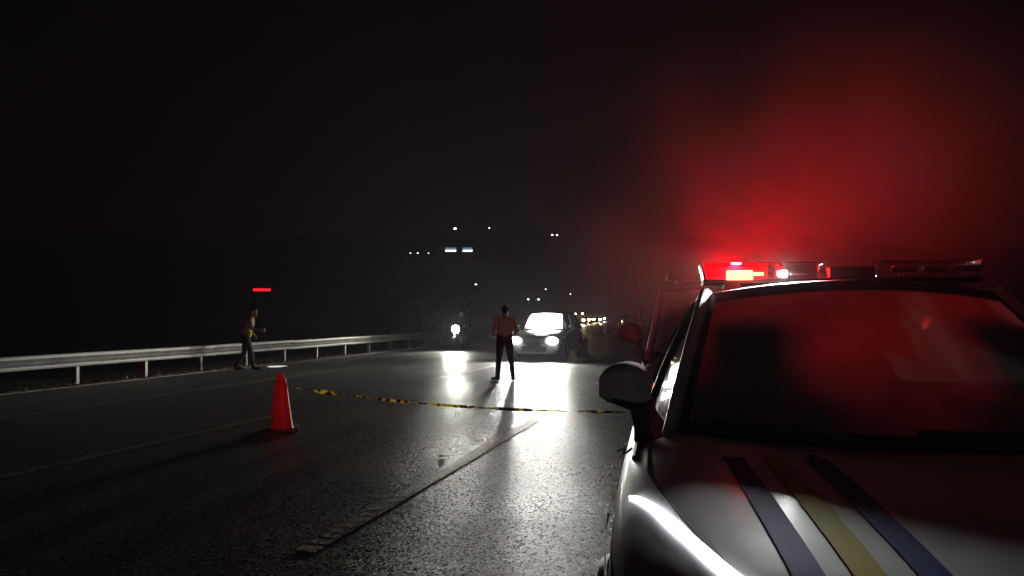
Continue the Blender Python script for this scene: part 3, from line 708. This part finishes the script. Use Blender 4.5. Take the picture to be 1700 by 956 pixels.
# ------------------------------------------------------------------ caution tape from the cone to the van
TAPE = bpy.data.materials.new('caution_tape'); TAPE.use_nodes = True
nt = TAPE.node_tree; bs = nt.nodes['Principled BSDF']; bs.inputs['Roughness'].default_value = .35
tc = nt.nodes.new('ShaderNodeTexCoord'); wv = nt.nodes.new('ShaderNodeTexNoise'); wv.inputs['Scale'].default_value = 14; wv.inputs['Detail'].default_value = 1
nt.links.new(tc.outputs['Object'], wv.inputs['Vector'])
rp = nt.nodes.new('ShaderNodeValToRGB'); rp.color_ramp.interpolation = 'CONSTANT'
rp.color_ramp.elements[0].color = (.01, .01, .01, 1); rp.color_ramp.elements[1].position = .515; rp.color_ramp.elements[1].color = (.72, .6, .03, 1)
nt.links.new(wv.outputs['Fac'], rp.inputs['Fac']); nt.links.new(rp.outputs[0], bs.inputs['Base Color'])
tl_ = nt.nodes.new('ShaderNodeBsdfTranslucent'); mxs = nt.nodes.new('ShaderNodeMixShader'); mxs.inputs[0].default_value = .5
nt.links.new(rp.outputs[0], tl_.inputs[0]); nt.links.new(bs.outputs[0], mxs.inputs[1]); nt.links.new(tl_.outputs[0], mxs.inputs[2]); nt.links.new(mxs.outputs[0], nt.nodes['Material Output'].inputs['Surface'])
A = Vector((c0.x + .09, c0.y - .02, .575)); B = Vector((1.36, 7.35, .56))
rows = []; NT = 170
for i in range(NT + 1):
    t = i / NT; p = A.lerp(B, t); p.z -= .16 * 4 * t * (1 - t) * .55
    tw = 2.2 * math.sin(t * 11 + .6) + 1.3 * math.sin(t * 27 + 2); w = .018 * (.45 + .55 * abs(math.sin(t * 19 + 1.0)))
    if .1 < t < .17: tw *= .2; w = .028
    if t < .09: w = .009
    dv = Vector((.25 * math.sin(tw), .4 * math.sin(tw), math.cos(tw))).normalized() * w
    rows.append([p - dv, p + Vector((0, .006 * math.sin(t * 60), 0)), p + dv])
b = MB().grid(rows)
tp = b.build('caution_tape', TAPE); tag(tp, 'twisted yellow and black caution tape strung from the big cone to the van', 'tape')

# ------------------------------------------------------------------ people
SKIN = mat('skin', (.32, .18, .12), .5); HAIR = mat('hair', (.012, .010, .009), .6)
SHOE = mat('shoe', (.015, .014, .014), .45); EYE = mat('eye', (.03, .02, .02), .3)
def capdist(P, a, b, ra, rb):
    ab = b - a; t = np.clip(((P - a) @ ab) / max(1e-9, ab @ ab), 0, 1)
    d = np.linalg.norm(P - (a + t[:, None] * ab), axis=1); return d - (ra + (rb - ra) * t)
def figure(name, parent, prims, voxel=.0095):
    'prims: (a, b, ra, rb, material) tapered limbs, fused into one continuous skin'
    b = MB()
    for a, c, ra, rb, m in prims:
        a, c = Vector(a), Vector(c)
        if (a - c).length < 1e-4: b.ball(a, ra, 16, 11); continue
        b.ball(a, ra, 14, 9); b.ball(c, rb, 14, 9)
        L_ = (c - a).length; dr = (ra - rb) / L_; k = math.sqrt(max(.01, 1 - dr * dr)); d = (c - a) / L_
        b.tube([a + d * ra * dr, c + d * rb * dr], [ra * k, rb * k], 14)
    me = bpy.data.meshes.new(name); me.from_pydata(b.v, [], b.f)
    tmp = bpy.data.objects.new('tmp', me); COL.objects.link(tmp)
    md = tmp.modifiers.new('r', 'REMESH'); md.mode = 'VOXEL'; md.voxel_size = voxel
    sm = tmp.modifiers.new('s', 'SMOOTH'); sm.factor = .5; sm.iterations = 5
    dg = bpy.context.evaluated_depsgraph_get(); dg.update()
    out = bpy.data.meshes.new_from_object(tmp.evaluated_get(dg))
    bpy.data.objects.remove(tmp)
    ms = []
    for p in prims:
        if p[4] not in ms: ms.append(p[4])
    out.materials.clear()
    for m in ms: out.materials.append(m)
    n = len(out.polygons); C = np.zeros(n * 3, np.float32); out.polygons.foreach_get('center', C); C = C.reshape(-1, 3).astype(float)
    best = np.full(n, 1e9); idx = np.zeros(n, int)
    for a, c, ra, rb, m in prims:
        d = capdist(C, np.array(a, float), np.array(c, float), ra, rb); k = d < best; best[k] = d[k]; idx[k] = ms.index(m)
    out.polygons.foreach_set('material_index', idx); out.polygons.foreach_set('use_smooth', [True] * n); out.name = name
    o = bpy.data.objects.new(name, out); COL.objects.link(o)
    if parent is not None: o.parent = parent
    return o
def head_prims(h, fwd, hair, helmet=None):
    'h = head centre, fwd = where the face looks'
    h = Vector(h); f = Vector(fwd).normalized(); s_ = f.cross(Vector((0, 0, 1))).normalized(); u = s_.cross(f)
    P = lambda a, b_, c: tuple(h + s_ * a + f * b_ + u * c)
    r = [(P(0, -.012, .03), P(0, .005, .025), .086, .082, SKIN), (P(0, .03, -.02), P(0, .045, -.075), .064, .042, SKIN),
         (P(0, .085, .01), P(0, .105, -.02), .012, .017, SKIN), (P(-.03, .078, .018), P(-.03, .08, .018), .013, .013, EYE), (P(.03, .078, .018), P(.03, .08, .018), .013, .013, EYE),
         (P(-.022, .083, -.058), P(.022, .083, -.058), .010, .010, mat('lips', (.25, .09, .07), .5)),
         (P(-.082, 0, .015), P(-.084, -.01, -.025), .02, .014, SKIN), (P(.082, 0, .015), P(.084, -.01, -.025), .02, .014, SKIN)]
    if hair: r += [(P(0, -.03, .06), P(0, .03, .075), .078, .062, hair), (P(0, -.045, .01), P(0, -.045, -.03), .068, .05, hair)]
    return r
def hand_prims(w, d, side, curl, up=(0, 0, 1)):
    'w wrist, d direction of the hand, side = thumb direction'
    w = Vector(w); d = Vector(d).normalized(); s_ = Vector(side); s_ = (s_ - d * s_.dot(d)).normalized(); n = d.cross(s_)
    r = [(tuple(w + s_ * .018), tuple(w + d * .07 + s_ * .024), .022, .019, SKIN), (tuple(w - s_ * .018), tuple(w + d * .065 - s_ * .024), .022, .018, SKIN)]
    for k, l in enumerate((.066, .074, .068, .052)):
        b0 = w + d * .075 + s_ * (.032 - k * .021); m_ = b0 + (d * math.cos(curl) + n * math.sin(curl)) * l * .5
        e = m_ + (d * math.cos(curl * 2.2) + n * math.sin(curl * 2.2)) * l * .55
        r += [(tuple(b0), tuple(m_), .0095, .009, SKIN), (tuple(m_), tuple(e), .009, .0075, SKIN)]
    t0 = w + d * .02 + s_ * .036; t1 = t0 + (d * .7 + s_ * .6).normalized() * .04; t2 = t1 + (d + n * .5).normalized() * .035
    r += [(tuple(t0), tuple(t1), .012, .0105, SKIN), (tuple(t1), tuple(t2), .0105, .0085, SKIN)]
    return r
def boot(a, d):
    a = Vector(a); d = Vector(d).normalized()
    return [(tuple(a + Vector((0, 0, -.035)) - d * .03), tuple(a + d * .10 + Vector((0, 0, -.045))), .045, .04, SHOE), (tuple(a + d * .08 + Vector((0, 0, -.046))), tuple(a + d * .165 + Vector((0, 0, -.05))), .04, .032, SHOE)]

# standing officer, seen from behind (local +y looks at the oncoming car)
SH1 = mat('grey_shirt', (.5, .45, .42), .85, noise=.1, nscale=12, bump=.4, bscale=14); TR1 = mat('dark_trousers', (.022, .021, .026), .85, bump=.4, bscale=14)
BELT = mat('belt', (.012, .011, .011), .5)
p = onground(838, 631)
m1 = empty('person', (p.x, p.y, 0)); tag(m1, 'person in grey shirt and dark trousers standing on the road facing the silver car', 'person')
pr = []
hipL, hipR = (-.095, 0, .90), (.095, 0, .90)
kneeL, knR = (-.135, .03, .49), (.14, .045, .49)
anL, anR = (-.165, -.01, .085), (.185, .02, .085)
for hp, kn, an, fd in ((hipL, kneeL, anL, (-.75, .55, 0)), (hipR, knR, anR, (.28, .95, 0))):
    pr += [(hp, kn, .105, .07, TR1), (kn, (an[0], an[1], .12), .07, .058, TR1)] + boot(an, fd)
pr += [((-.07, 0, .93), (.07, 0, .93), .12, .12, TR1), ((-.075, 0, 1.0), (.075, 0, 1.0), .108, .108, BELT),
       ((-.07, .0, 1.08), (-.09, 0, 1.3), .108, .105, SH1), ((.07, .0, 1.08), (.09, 0, 1.3), .108, .105, SH1), ((0, 0, 1.05), (0, .0, 1.34), .12, .115, SH1),
       ((-.16, 0, 1.395), (.16, 0, 1.395), .068, .068, SH1), ((0, -.01, 1.42), (0, .005, 1.52), .062, .056, SKIN)]
pr += [((-.18, 0, 1.39), (-.235, -.03, 1.16), .066, .054, SH1), ((-.235, -.03, 1.16), (-.245, .13, 1.10), .05, .034, SKIN)]
pr += hand_prims((-.247, .14, 1.10), (-.1, .9, .05), (.5, 0, .7), .9)
pr += [((.18, 0, 1.39), (.255, -.03, 1.14), .066, .054, SH1), ((.255, -.03, 1.14), (.215, .17, 1.08), .05, .034, SKIN)]
pr += hand_prims((.215, .18, 1.08), (-.3, .9, .05), (-.3, 0, .7), .9)
pr += head_prims((.01, .02, 1.60), (.25, 1, -.05), HAIR)
figure('body', m1, pr)
PAPER = mat('white_paper', (.75, .73, .7), .7, bump=.6, bscale=30)
b = MB()
b.grid([[Vector((-.245 + u * .11 - .06, .13 - .10 * v - .02 * math.sin(u * 7) , 1.03 + .14 * v + .015 * math.sin(u * 5 + v * 4))) for u in np.linspace(0, 1, 7)] for v in np.linspace(0, 1, 6)])
pp = b.build('folded_paper', PAPER); pp.location = m1.location
sol = pp.modifiers.new('t', 'SOLIDIFY'); sol.thickness = .012
tag(pp, 'crumpled white paper held in the left hand of the standing person', 'paper')

# walking officer with a torch by the guardrail (local +y = to the right of the picture)
SH2 = mat('olive_shirt', (.34, .31, .22), .85, bump=.4, bscale=14); VEST = mat('hivis_yellow', (.62, .66, .03), .6); TR2 = mat('brown_trousers', (.025, .019, .02), .85, bump=.4, bscale=14)
p = onground(410, 613)
m2 = empty('person', (p.x, p.y, 0), R(-78)); tag(m2, 'person in olive shirt with yellow waist patch walking by the guardrail with a torch', 'person')
pr = []
pr += [((-.085, -.02, .88), (-.10, -.06, .47), .105, .07, TR2), ((-.10, -.06, .47), (-.10, -.27, .12), .068, .055, TR2)] + boot((-.10, -.28, .085), (0, 1, 0))
pr += [((.085, -.0, .88), (.10, .13, .50), .105, .07, TR2), ((.10, .13, .50), (.10, .20, .12), .068, .055, TR2)] + boot((.10, .21, .085), (.1, 1, 0))
pr += [((-.06, -.01, .91), (.06, -.01, .91), .12, .12, TR2), ((-.06, .0, .99), (.06, .0, .99), .112, .112, SH2),
       ((-.07, .0, 1.05), (-.09, .07, 1.27), .135, .13, SH2), ((.07, .0, 1.05), (.09, .07, 1.27), .135, .13, SH2), ((0, .02, 1.05), (0, .09, 1.28), .125, .115, SH2),
       ((.09, .08, .95), (.12, .09, 1.03), .075, .07, VEST),
       ((-.15, .12, 1.36), (.15, .12, 1.36), .068, .068, SH2), ((0, .12, 1.39), (0, .16, 1.48), .062, .056, SKIN)]
pr += [((.17, .12, 1.35), (.22, .17, 1.12), .064, .05, SH2), ((.22, .17, 1.12), (.18, .40, 1.09), .046, .034, SKIN)]
pr += hand_prims((.18, .41, 1.09), (-.1, 1, .05), (-.3, 0, .8), 1.0)
pr += [((-.17, .12, 1.35), (-.23, .04, 1.12), .064, .05, SH2), ((-.23, .04, 1.12), (-.22, .18, .93), .046, .034, SKIN)]
pr += hand_prims((-.22, .185, .92), (0, .5, -.8), (.3, .6, 0), .6)
pr += head_prims((0, .19, 1.56), (.35, 1, -.12), HAIR)
figure('body', m2, pr)
# torch: lens pointing ahead and down
tq = Vector((.19, .47, 1.11))
wpos = (Matrix.Translation(m2.location) @ Matrix.Rotation(R(-78), 4, 'Z')) @ tq
tgt = onground(460, 608)
td = Matrix.Rotation(R(78), 3, 'Z') @ (Vector((tgt.x, tgt.y, 0)) - wpos).normalized()
trc = empty('torch', wpos, R(-78))
MB().tube([-td * .07, td * .02, td * .03, td * .06], [.015, .015, .024, .026], 12).build('torch_body', BLACK, trc)
MB().ball(td * .06, .021, 10, 6).build('torch_lens', mat('torch_glow', (1, 1, 1), .5, emit=(.95, .95, 1), estr=5), trc)
tag(trc, 'small lit torch in the hand of the person by the guardrail', 'torch')
lamp('torch_beam', 'SPOT', trc, tuple(td * .10), 1300, (.95, .96, 1), shadow_soft_size=.012, spot_size=R(20), spot_blend=.3, aim=td)

# ------------------------------------------------------------------ motorcycle and rider
p = onground(752, 582)
mc = empty('motorcycle', (p.x, p.y, 0), -TH); tag(mc, 'motorcycle with a dazzling headlight on the far shoulder', 'motorcycle')
for v in (0.3, 1.55):
    t_ = MB().lathe([(.235, -.04), (.28, -.045), (.30, -.02), (.302, 0), (.30, .02), (.28, .045), (.235, .04), (.235, -.04)], (0, v, .30), 'x', 28).build('tyre', RUBBER, mc)
    sp = MB().lathe([(.235, -.02), (.225, 0), (.235, .02)], (0, v, .30), 'x', 28).lathe([(.001, -.06), (.04, -.06), (.04, .06), (.001, .06)], (0, v, .3), 'x', 12)
    for k in range(6): a = k * math.pi / 3; sp.tube([(0, v, .3), (0, v + .23 * math.cos(a), .3 + .23 * math.sin(a))], .012, 5)
    sp.build('rim', CHROME, t_)
MB().tube([(-.09, .3, .30), (-.09, .52, .92)], .024, 8).tube([(.09, .3, .30), (.09, .52, .92)], .024, 8).build('fork', CHROME, mc)
MB().tube([(-.36, .66, 1.0), (-.2, .55, .97), (.2, .55, .97), (.36, .66, 1.0)], .015, 8).build('handlebar', BLACK, mc)
MB().ball((0, .82, .80), (.14, .26, .13), 16, 9).build('fuel_tank', mat('bike_red', (.2, .02, .02), .3, coat=.5), mc)
MB().box((0, 1.28, .80), (.24, .62, .09), bev=.04).build('seat', BLACK, mc)
MB().box((0, .95, .45), (.28, .42, .34), bev=.05).tube([(.14, .9, .3), (.17, 1.3, .26), (.18, 1.85, .36)], [.03, .035, .05], 8).build('engine', GREYP, mc)
MB().tube([(0, .55, .88), (0, .9, .68), (0, 1.55, .3)], .03, 8).tube([(0, .95, .35), (0, 1.5, .75), (0, 1.85, .82)], .025, 8).build('frame', BLACK, mc)
MB().grid([[Vector((a, .3 + .33 * math.cos(th), .3 + .33 * math.sin(th))) for a in (-.06, 0, .06)] for th in np.linspace(.2, 2.6, 9)]).build('mudguard', BLACK, mc)
hl = MB().ball((0, .40, .90), (.18, .09, .18), 16, 9).build('headlamp', BLACK, mc)
MB().ball((0, .325, .90), (.17, .05, .17), 16, 8).build('headlight_lens', HEAD_E, hl)
lamp('headlight_beam', 'SPOT', mc, (0, .25, .90), 800, (1, .99, .86), shadow_soft_size=.08, spot_size=R(120), spot_blend=1.0, aim=(.12, -1, -.06))
for sx in (-1, 1):
    MB().tube([(sx * .3, .62, 1.0), (sx * .34, .6, 1.14)], .007, 5).ball((sx * .37, .6, 1.16), (.06, .015, .035), 10, 6).build('mirror', BLACK, mc)
JK = mat('dark_jacket', (.05, .05, .045), .8); HEL = mat('helmet', (.25, .25, .25), .25, coat=.6)
rd = empty('person', mc.location, -TH); tag(rd, 'helmeted rider in a dark jacket sitting on the motorcycle', 'person')
pr = []
for sx in (-1, 1):
    pr += [((sx * .09, 1.2, .93), (sx * .2, .82, .74), .095, .068, TR1), ((sx * .2, .82, .74), (sx * .17, 1.0, .38), .062, .05, TR1)] + boot((sx * .17, 1.0, .36), (0, -1, 0))
    pr += [((sx * .17, 1.08, 1.36), (sx * .30, .88, 1.16), .062, .05, JK), ((sx * .30, .88, 1.16), (sx * .30, .68, 1.04), .046, .034, JK)] + hand_prims((sx * .30, .68, 1.04), (0, -1, -.1), (-sx, 0, .3), 1.1)
pr += [((-.06, 1.2, .95), (.06, 1.2, .95), .12, .12, TR1), ((0, 1.18, 1.02), (0, 1.1, 1.3), .15, .15, JK), ((-.14, 1.09, 1.36), (.14, 1.09, 1.36), .07, .07, JK), ((0, 1.07, 1.38), (0, 1.05, 1.48), .06, .055, SKIN)]
hd = (0, 1.03, 1.54)
pr += head_prims(hd, (0, -1, 0), None) + [((0, 1.05, 1.57), (0, 1.07, 1.55), .125, .122, HEL)]
figure('body', rd, pr, .011)

# ------------------------------------------------------------------ dark sheet built in place of shade, and scraps on the road
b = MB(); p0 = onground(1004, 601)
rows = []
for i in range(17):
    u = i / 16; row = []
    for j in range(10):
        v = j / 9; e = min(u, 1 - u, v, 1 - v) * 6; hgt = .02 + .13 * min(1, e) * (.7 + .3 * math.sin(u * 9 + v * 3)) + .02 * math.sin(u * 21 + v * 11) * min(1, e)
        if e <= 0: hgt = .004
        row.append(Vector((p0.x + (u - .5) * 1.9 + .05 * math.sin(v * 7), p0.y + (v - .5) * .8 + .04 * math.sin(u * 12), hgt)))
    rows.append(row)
b.grid(rows); tag(b.build('shade_sheet', mat('dark_shade_sheet', (.02, .018, .02), .6, bump=.5, bscale=12)), 'dark sheet built in place of shade on the road right of the silver car', 'shade_sheet')
SCR = mat('pale_scrap', (.6, .5, .48), .6)
p = onground(1034, 750)
tag(MB().tube([(p.x - .06, p.y + .04, .012), (p.x - .02, p.y + .02, .03), (p.x + .03, p.y, .02), (p.x + .05, p.y - .02, .012)], .011, 6, flat=.5).build('scrap', SCR), 'small pale curved scrap on the asphalt beside the police car', 'scrap')
p = onground(733, 757)
tag(MB().ball((p.x, p.y, .012), (.03, .016, .008), 8, 5).ball((p.x + .03, p.y + .01, .01), (.018, .012, .006), 8, 5).build('stone', BLACK), 'small dark stone on the asphalt in front of the tape', 'stone')

# ------------------------------------------------------------------ trees beyond the rail
LEAF = mat('leaf', (.045, .065, .025), .7, trans=.25); BARK = mat('bark', (.02, .016, .013), .9, bump=.6, bscale=20)
def tree_mesh(seed, h, r):
    rnd = random.Random(seed); t = MB(); t.tube([(0, 0, -.2), (.05, 0, h * .25), (-.05, .1, h * .5), (0, 0, h * .8)], [.16, .13, .1, .03], 8)
    for k in range(7):
        a = rnd.uniform(0, 6.28); z = h * rnd.uniform(.3, .65); t.tube([(0, 0, z), (math.cos(a) * r * .4, math.sin(a) * r * .4, z + h * .1), (math.cos(a) * r * .75, math.sin(a) * r * .75, z + h * .22)], [.07, .045, .015], 6)
    c = MB(); cl = [(rnd.gauss(0, r * .42), rnd.gauss(0, r * .42), h * rnd.uniform(.35, .98), rnd.uniform(.35, .8)) for _ in range(26)]
    for _ in range(2400):
        x, y, z, q = rnd.choice(cl); p = Vector((x, y, z)) + Vector((rnd.gauss(0, 1), rnd.gauss(0, 1), rnd.gauss(0, .7))) * q * .5
        a = Vector((rnd.uniform(-1, 1), rnd.uniform(-1, 1), rnd.uniform(-1, .4))).normalized() * rnd.uniform(.08, .17); w = a.cross(Vector((rnd.random(), rnd.random(), 1))).normalized() * .05
        c.add([p, p + a * .5 + w, p + a, p + a * .5 - w], [(0, 1, 2, 3)])
    return t.mesh('trunk', BARK), c.mesh('crown', LEAF, False)
tm = [tree_mesh(i, *q) for i, q in enumerate(((6, 2.4), (4.6, 2.0), (7.5, 2.8)))]
for i, (s, o, k, sc, lab) in enumerate(((38, -17.5, 1, .55, 'low bush beyond the guardrail, left of the motorcycle'), (42, -17.2, 0, .5, 'leafy bush directly behind the motorcycle rider'),
        (47, -17.5, 1, .6, 'bush beyond the guardrail between motorcycle and standing person'), (60, -20, 0, .8, 'dark tree behind the standing person'), (70, -22, 1, 1.0, 'rounded tree behind the roof of the silver car'))):
    r = empty('tree', road(s, o, -.06), i * 1.3); r.scale = (sc,) * 3
    for nm, me in zip(('trunk', 'crown'), tm[k]):
        q = bpy.data.objects.new(nm, me); COL.objects.link(q); q.parent = r
    tag(r, lab, 'tree', 'trees beyond the guardrail')

# ------------------------------------------------------------------ leaning pole
p = at(1068, HY, 62); top_ = at(1052, 448, 62)
pl = MB().tube([(p.x, p.y, -.2), (lerp(p.x, top_.x, .5) , p.y, top_.z * .5), (top_.x, p.y, top_.z)], [.10, .09, .07], 10)
tag(pl.build('utility_pole', mat('pole_concrete', (.35, .33, .31), .8)), 'slim leaning pole standing beyond the police van', 'pole')

# ------------------------------------------------------------------ hill: building, lamps, red sign
WALL = mat('render_wall', (.3, .3, .3), .9); ROOFM = mat('flat_roof', (.08, .08, .08), .9)
COOL_E = mat('cool_window', (.6, .8, 1), .5, emit=(.55, .78, 1.0), estr=3.2); DIM_E = mat('dim_window', (.4, .6, .8), .5, emit=(.4, .6, .85), estr=.55)
LAMP_E = mat('lamp_glow', (1, .95, .9), .5, emit=(1, .93, .92), estr=7)
def hill_ray(px, py, dh):
    y = 240.0
    while y < 880:
        q = at(px, py, y)
        if hill_h(q.x, y) + dh >= q.z: return q
        y += .5
    return q
q = hill_ray(762, 421, 4.5); gy = q.y; gz_ = hill_h(q.x, gy)
bd = empty('building', (q.x, gy, gz_)); tag(bd, 'building on the dark hill with long bluish lit windows', 'building')
sc = gy / F_PX; k0 = at(762, HY, gy)
def pxl(x): return (x - 762) * sc
def pz(y): return CH + (HY - y) * sc - gz_
MB().box((0, 5, (pz(404) - 3) / 2 - 1.5), (pxl(800) - pxl(724), 10, pz(404) + 3)).build('wall', WALL, bd, smooth=False)
MB().box((0, 5, pz(404) + .25), (pxl(802) - pxl(722), 11, .5)).build('roof', ROOFM, bd, smooth=False)
for x0, x1 in ((739, 757), (768, 784)):
    for y0, y1, m in ((414.5, 417.5, COOL_E), (411, 412.4, DIM_E)):
        w = MB().box(((pxl(x0) + pxl(x1)) / 2, -.03, (pz(y0) + pz(y1)) / 2), (pxl(x1) - pxl(x0) + .5, .08, pz(y0) - pz(y1) + .4)).build('window', GREYP, bd, smooth=False)
        MB().box(((pxl(x0) + pxl(x1)) / 2, -.085, (pz(y0) + pz(y1)) / 2), (pxl(x1) - pxl(x0), .03, pz(y0) - pz(y1))).build('pane', m, w, smooth=False)
G = 'small lamps scattered over the dark hill'
for px, py, rad, lab in ((755, 379, 2.2, 'high lamp with a short streak above the lit building'), (812, 378, 1.0, 'faint lamp high on the hill right of the building'),
        (917, 389.5, 1.3, 'left lamp of the high pair above the silver car'), (925, 390, 1.3, 'right lamp of the high pair above the silver car'),
        (681, 420, .8, 'leftmost faint lamp level with the lit building'), (693, 420, .9, 'second lamp left of the lit building'), (711, 420, .7, 'lamp nearest the left end of the lit building'),
        (790, 472, 1.5, 'lone lamp halfway up the hill above the standing person'), (877, 497, 1.3, 'left lamp of the low cluster above the silver car'), (894, 497, 1.5, 'brightest lamp of the low cluster above the silver car'),
        (906, 480, .9, 'lamp just over the low cluster above the silver car'), (947, 488, .7, 'small lamp right of the low cluster, over the queued cars')):
    q = hill_ray(px, py, 5.5); z0 = hill_h(q.x, q.y)
    r = empty('hill_lamp', (q.x, q.y, z0)); H_ = q.z - z0; k = q.y / F_PX
    MB().tube([(0, .3, -1), (0, .3, H_ + .2), (0, 0, H_ + .3)], .09, 6).build('post', GREYP, r)
    MB().ball((0, 0, H_), (rad * k * 1.15, .3, rad * k * .62), 10, 6).build('lamp_head', LAMP_E, r)
    tag(r, lab, 'lamp', G)
SG_E = mat('red_sign_glow', (.9, .05, .05), .5, emit=(1, .015, .04), estr=1.0)
y = 170.0; q = at(435, 481, y); k = y / F_PX
sg = empty('red_sign', (q.x, y, -.06)); tag(sg, 'long glowing red sign on posts above the walking person', 'sign')
MB().box((0, 0, q.z + .06), (31 * k, .3, 6.5 * k), bev=.1).build('sign_box', BLACK, sg)
for i in range(4): MB().box((-11.2 * k + i * 7.4 * k, -.17, q.z + .06), (6.6 * k, .06, 4.6 * k), bev=.02).build('light_panel', SG_E, sg)
for sx in (-1, 1): MB().tube([(sx * 10 * k, .1, -.5), (sx * 10 * k, .1, q.z)], .12, 8).build('post', GREYP, sg)

# ------------------------------------------------------------------ the hazy night air
hz = MB().box((0, 440, 60), (1500, 940, 150)).build('haze', None if False else [], None, smooth=False)
hm = bpy.data.materials.new('haze'); hm.use_nodes = True; nt = hm.node_tree
nt.nodes.remove(nt.nodes['Principled BSDF'])
pvn = nt.nodes.new('ShaderNodeVolumePrincipled'); pvn.inputs['Color'].default_value = (.84, .84, 1.0, 1)
pvn.inputs['Density'].default_value = 0.0008; pvn.inputs['Anisotropy'].default_value = 0.35
nt.links.new(pvn.outputs[0], nt.nodes['Material Output'].inputs['Volume'])
hz.data.materials.append(hm); hz['kind'] = 'stuff'

# vapour volume added over the police cars to carry the red glare
sm = MB().box((0, 0, 0), (2, 2, 2)).build('glow_smoke', [], None, smooth=False)
sm.location = (1.6, 4.5, 2.05); sm.scale = (1.6, 2.2, 1.35)
mm = bpy.data.materials.new('glow_smoke'); mm.use_nodes = True; nt = mm.node_tree; L = nt.links.new
nt.nodes.remove(nt.nodes['Principled BSDF'])
tc = nt.nodes.new('ShaderNodeTexCoord')
ln = nt.nodes.new('ShaderNodeVectorMath'); ln.operation = 'LENGTH'; L(tc.outputs['Object'], ln.inputs[0])
fo = nt.nodes.new('ShaderNodeMapRange'); fo.interpolation_type = 'SMOOTHSTEP'; fo.inputs['From Min'].default_value = .98; fo.inputs['From Max'].default_value = .15
L(ln.outputs['Value'], fo.inputs['Value'])
mp = nt.nodes.new('ShaderNodeMapping'); mp.inputs['Scale'].default_value = (1.9, 1.9, .95); mp.inputs['Location'].default_value = (.4, .1, .2); L(tc.outputs['Object'], mp.inputs['Vector'])
nz = nt.nodes.new('ShaderNodeTexNoise'); nz.inputs['Scale'].default_value = 1.0; nz.inputs['Detail'].default_value = 3; L(mp.outputs[0], nz.inputs['Vector'])
nr = nt.nodes.new('ShaderNodeMapRange'); nr.interpolation_type = 'SMOOTHSTEP'; nr.inputs['From Min'].default_value = .40; nr.inputs['From Max'].default_value = .64; nr.inputs['To Min'].default_value = .10
L(nz.outputs['Fac'], nr.inputs['Value'])
ml = nt.nodes.new('ShaderNodeMath'); ml.operation = 'MULTIPLY'; L(fo.outputs[0], ml.inputs[0]); L(nr.outputs[0], ml.inputs[1])
m2_ = nt.nodes.new('ShaderNodeMath'); m2_.operation = 'MULTIPLY'; m2_.inputs[1].default_value = .07; L(ml.outputs[0], m2_.inputs[0])
pv_ = nt.nodes.new('ShaderNodeVolumePrincipled'); pv_.inputs['Color'].default_value = (.9, .9, .9, 1); pv_.inputs['Anisotropy'].default_value = .1
L(m2_.outputs[0], pv_.inputs['Density']); L(pv_.outputs[0], nt.nodes['Material Output'].inputs['Volume'])
sm.data.materials.append(mm); sm['kind'] = 'stuff'; tag(sm, 'thin vapour added to carry the red glow above the parked police cars', 'glow_smoke')
